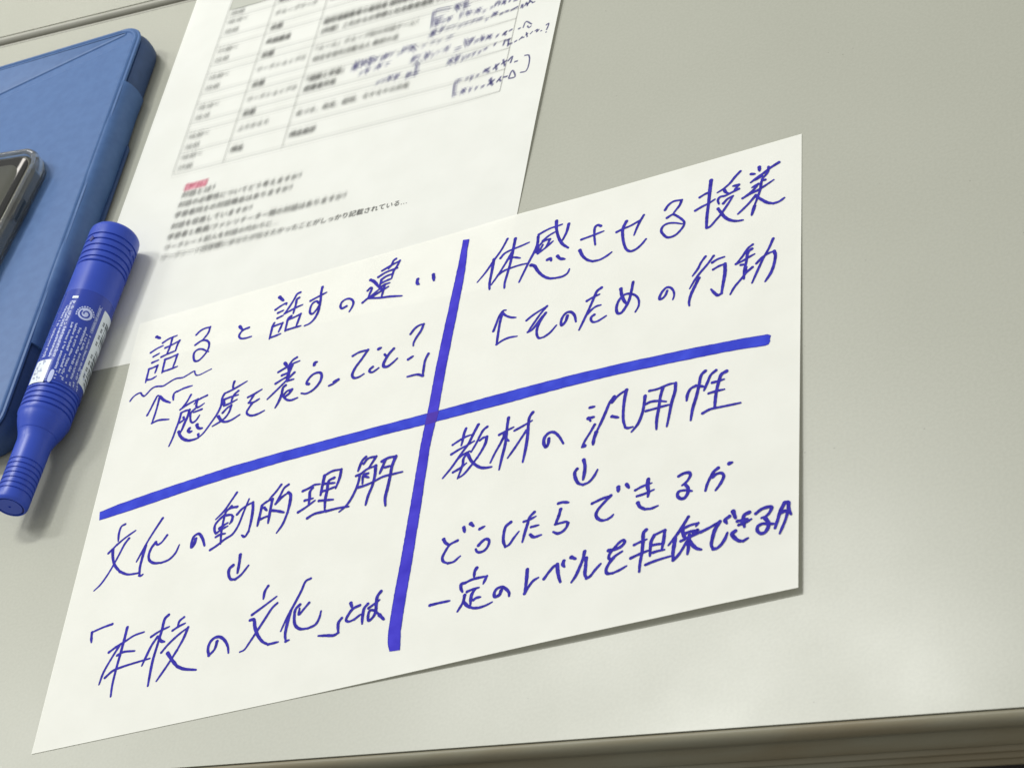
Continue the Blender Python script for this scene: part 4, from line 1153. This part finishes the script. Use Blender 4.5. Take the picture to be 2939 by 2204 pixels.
# stiff boards showing through the cover: a slim triangle along the top, the big board below the diagonal fold
def board(P, z0, z1_, r=0.003, bev=0.0011):
    """rounded polygon board; P clockwise or not, in (a, b)"""
    P = [np.array(p) for p in P]
    n = len(P)
    def outline(inset):
        c = sum(P) / n
        out = []
        for i in range(n):
            p, q, s = P[i], P[i - 1], P[(i + 1) % n]
            d1 = (q - p) / np.linalg.norm(q - p); d2 = (s - p) / np.linalg.norm(s - p)
            half = math.acos(np.clip(d1 @ d2, -1, 1)) / 2
            bis = (d1 + d2) / np.linalg.norm(d1 + d2)
            L_ = min(r / math.tan(half), 0.02)
            p0, p2 = p + d1 * L_, p + d2 * L_
            sh = bis * (inset / math.sin(half)) * 1.0
            for k in range(7):
                t = k / 6
                out.append((1 - t) ** 2 * p0 + 2 * t * (1 - t) * p + t * t * p2 + sh)
        return out
    return [(outline(0), z0), (outline(bev * 0.35), z0 + (z1_ - z0) * 0.7), (outline(bev), z1_)]


def tab_ab(x, y, z):
    p = at(x, y, z)[:2] - TR0
    Mx = np.stack([TUd, TVd], 1)
    return np.linalg.solve(Mx, p)


zc = 0.0160
_ = ('corner', tab_ab(240 + 838 / 5.53, 60 + 285 / 5.53, zc), tab_ab(240 + 700 / 5.53, 60 + 180 / 5.53, zc))
corner_b = tab_ab(240 + 838 / 5.53, 60 + 285 / 5.53, zc)
diag_b = tab_ab(0, 288, zc)
corner_a = tab_ab(240 + 700 / 5.53, 60 + 180 / 5.53, zc)
diag_a = tab_ab(0, 270, zc)
sl_b = (diag_b[1] - corner_b[1]) / (diag_b[0] - corner_b[0])
AX_L = TW - 0.008
b1 = corner_b[1] + sl_b * (AX_L - corner_b[0])
a_edge = 0.0058
bB = board([(corner_b[0], corner_b[1]), (AX_L, b1), (AX_L, TL - 0.006), (corner_b[0], TL - 0.006)], zc - 0.0003, zc + 0.0008, bev=0.0011)
stack('cover_board', bB, M_cover, cover)
sl_a = (diag_a[1] - corner_a[1]) / (diag_a[0] - corner_a[0])
bA = board([(corner_a[0], 0.0032), (AX_L, 0.0032), (AX_L, corner_a[1] + sl_a * (AX_L - corner_a[0])), (corner_a[0], max(corner_a[1], 0.0062))], zc - 0.0003, zc + 0.0006, r=0.0012, bev=0.0008)
stack('cover_board', bA, M_cover, cover)


# the padded rim that runs round the cover outside the boards
def rim_ring():
    lv = []
    for off, z in ((0.0011, zc - 0.0003), (0.0013, zc + 0.0001), (0.0018, zc + 0.0006), (0.0024, zc + 0.0008), (0.0031, zc + 0.0005), (0.0036, zc - 0.0003)):
        lv.append((rrect(cov + off, TW - off, off, TL - off, rc - off * 0.8), z))
    return stack('cover_rim', lv, M_cover, cover, cap=False)


rim_ring()

# flap of the cover wrapping down the right side
def flap(b0, b1_, m):
    pr = [(0.0034, 0.01630), (0.0024, 0.0162), (0.0012, 0.0156), (0.0001, 0.0144), (-0.0009, 0.0122), (-0.0015, 0.0085), (-0.0014, 0.0055), (-0.0010, 0.0030), (-0.0004, 0.0014)]
    pin = [(a + 0.0011, z - 0.0003) for a, z in pr][::-1]
    loop = pr + pin
    bm = bmesh.new()
    rs_ = []
    nb = 30
    for i in range(nb + 1):
        b = b0 + (b1_ - b0) * i / nb
        e = min(1, (b - b0) / 0.003 + 0.3, (b1_ - b) / 0.003 + 0.3)
        wob = 0.00025 * math.sin(b * 90) + 0.00012 * math.sin(b * 210)
        rs_.append([bm.verts.new(tp(a * 1 - wob, b, z)) for a, z in loop])
    n = len(loop)
    for p, q in zip(rs_, rs_[1:]):
        for k in range(n): bm.faces.new((p[k], p[(k + 1) % n], q[(k + 1) % n], q[k]))
    bm.faces.new(rs_[0]); bm.faces.new(rs_[-1])
    return keep(from_bm('side_flap', bm, m, None), tab)


flap(0.040, 0.2000, M_cover)
# low grip lip on the shell's side
bm = bmesh.new()
rs_ = []
LIP = [(0.0, 0.0028), (-0.0022, 0.0024), (-0.0027, 0.0015), (-0.0022, 0.0007), (0.0, 0.0004)]
for i in range(25):
    q = i / 24
    e = smooth01(min(q, 1 - q) / 0.08)
    rs_.append([bm.verts.new(tp(a * e + 0.0003, 0.068 + 0.060 * q, z)) for a, z in LIP])
for p, q in zip(rs_, rs_[1:]):
    for k in range(len(LIP) - 1): bm.faces.new((p[k], p[k + 1], q[k + 1], q[k]))
keep(from_bm('grip_lip', bm, M_body, None), tab)

# ------------------------------------------------------------------ phone on the tablet
PZ = zc + 0.0006 + 0.0001
pc = at(136, 437, PZ + 0.006)[:2]               # outer upper right corner of its clear case, before rounding
PVd = (at(16, 700, PZ + 0.005) - at(101, 534, PZ + 0.005))[:2]; PVd /= np.linalg.norm(PVd)
PUd = np.array([PVd[1], -PVd[0]]);
if PUd[0] > 0: PUd = -PUd
PL, PW = 0.150, 0.076


def pp(a, b, z):
    p = pc + PUd * a + PVd * b
    return (p[0], p[1], PZ + z)


def pstack(name, levels, m, parent, caps=(True, True), angle=40):
    bm = bmesh.new()
    rs_ = [[bm.verts.new(pp(a, b, z)) for a, b in o] for o, z in levels]
    n = len(rs_[0])
    for p, q in zip(rs_, rs_[1:]):
        for k in range(n): bm.faces.new((p[k], p[(k + 1) % n], q[(k + 1) % n], q[k]))
    if caps[0]: bm.faces.new(rs_[0])
    if caps[1]: bm.faces.new(rs_[-1])
    return keep(from_bm(name, bm, m, None, angle=angle), parent)


M_screen = mat('phone_glass', (0.055, 0.056, 0.045), rough=0.30, spec=0.3)
M_frame = mat('phone_metal_frame', (0.10, 0.10, 0.085), rough=0.25, metal=0.8)
M_bez = mat('phone_black_bezel', (0.010, 0.010, 0.010), rough=0.05, spec=0.35)
M_clear = mat('clear_case_plastic', (0.90, 0.90, 0.83), rough=0.05, trans=0.93, ior=1.46, spec=0.7)
phone = tag(empty('smartphone', pp(0.038, 0.075, 0)), 'dark smartphone in a clear bumper case lying on the blue tablet folio', 'smartphone')
g0 = 0.0022
lev = [(rrect(g0 + o, PW - g0 - o, g0 + o, PL - g0 - o, 0.0105 - o), z) for o, z in ((0.0012, 0.0012), (0.0003, 0.0018), (0, 0.003), (0, 0.0072), (0.0003, 0.0084), (0.0010, 0.0089), (0.0016, 0.0090))]
pstack('phone_body', lev, M_frame, phone)
lev = [(rrect(g0 + o, PW - g0 - o, g0 + o, PL - g0 - o, 0.0105 - o), z) for o, z in ((0.0017, 0.0090), (0.0019, 0.0092), (0.0022, 0.00925))]
pstack('bezel', lev, M_bez, phone)
lev = [(rrect(g0 + o, PW - g0 - o, g0 + o, PL - g0 - o, 0.0085), z) for o, z in ((0.0062, 0.00926), (0.0063, 0.00935))]
pstack('screen', lev, M_screen, phone)
# clear case: back plate and raised rim, thicker at the corners
def prim(off, rr=0.0125):
    o_ = rrect(off, PW - off, off, PL - off, max(rr - off, 0.003), n=10)
    return o_
def bump_out(o_, amt):
    """push the outline out near its corners"""
    res = []
    for a, b in o_:
        da, db = min(a, PW - a), min(b, PL - b)
        k = smooth01((0.017 - max(da, db)) / 0.006)
        ca = -1 if a < PW / 2 else 1; cb = -1 if b < PL / 2 else 1
        res.append((a + ca * amt * k * 0.7, b + cb * amt * k * 0.7))
    return res
lev = [(bump_out(prim(o), am), z) for o, am, z in ((0.0016, 0.0005, 0.0), (0.0006, 0.0010, 0.0004), (0.0, 0.0014, 0.0016), (0.0001, 0.0013, 0.005),
       (0.0000, 0.0014, 0.0086), (0.0004, 0.0011, 0.0098), (0.0010, 0.0005, 0.0102), (0.0017, 0.0001, 0.0100), (0.0021, 0, 0.0094), (0.00215, 0, 0.0088), (0.00212, 0, 0.0030), (0.00325, 0, 0.0011), (0.0040, 0, 0.0010))]
pstack('clear_case', lev, M_clear, phone)
bm = bmesh.new()
for (b0_, b1_) in ((0.029, 0.041),):
    o_ = [(-0.0007, b0_), (0.0006, b0_), (0.0006, b1_), (-0.0007, b1_)]
    vs = [[bm.verts.new(pp(a, b, z)) for a, b in o_] for z in (0.0035, 0.0075)]
    for k in range(4): bm.faces.new((vs[0][k], vs[0][(k + 1) % 4], vs[1][(k + 1) % 4], vs[1][k]))
    bm.faces.new(vs[0]); bm.faces.new(vs[1])
bmesh.ops.bevel(bm, geom=bm.edges[:], offset=0.0004, segments=2, affect='EDGES')
keep(from_bm('side_button', bm, M_frame, None), phone)
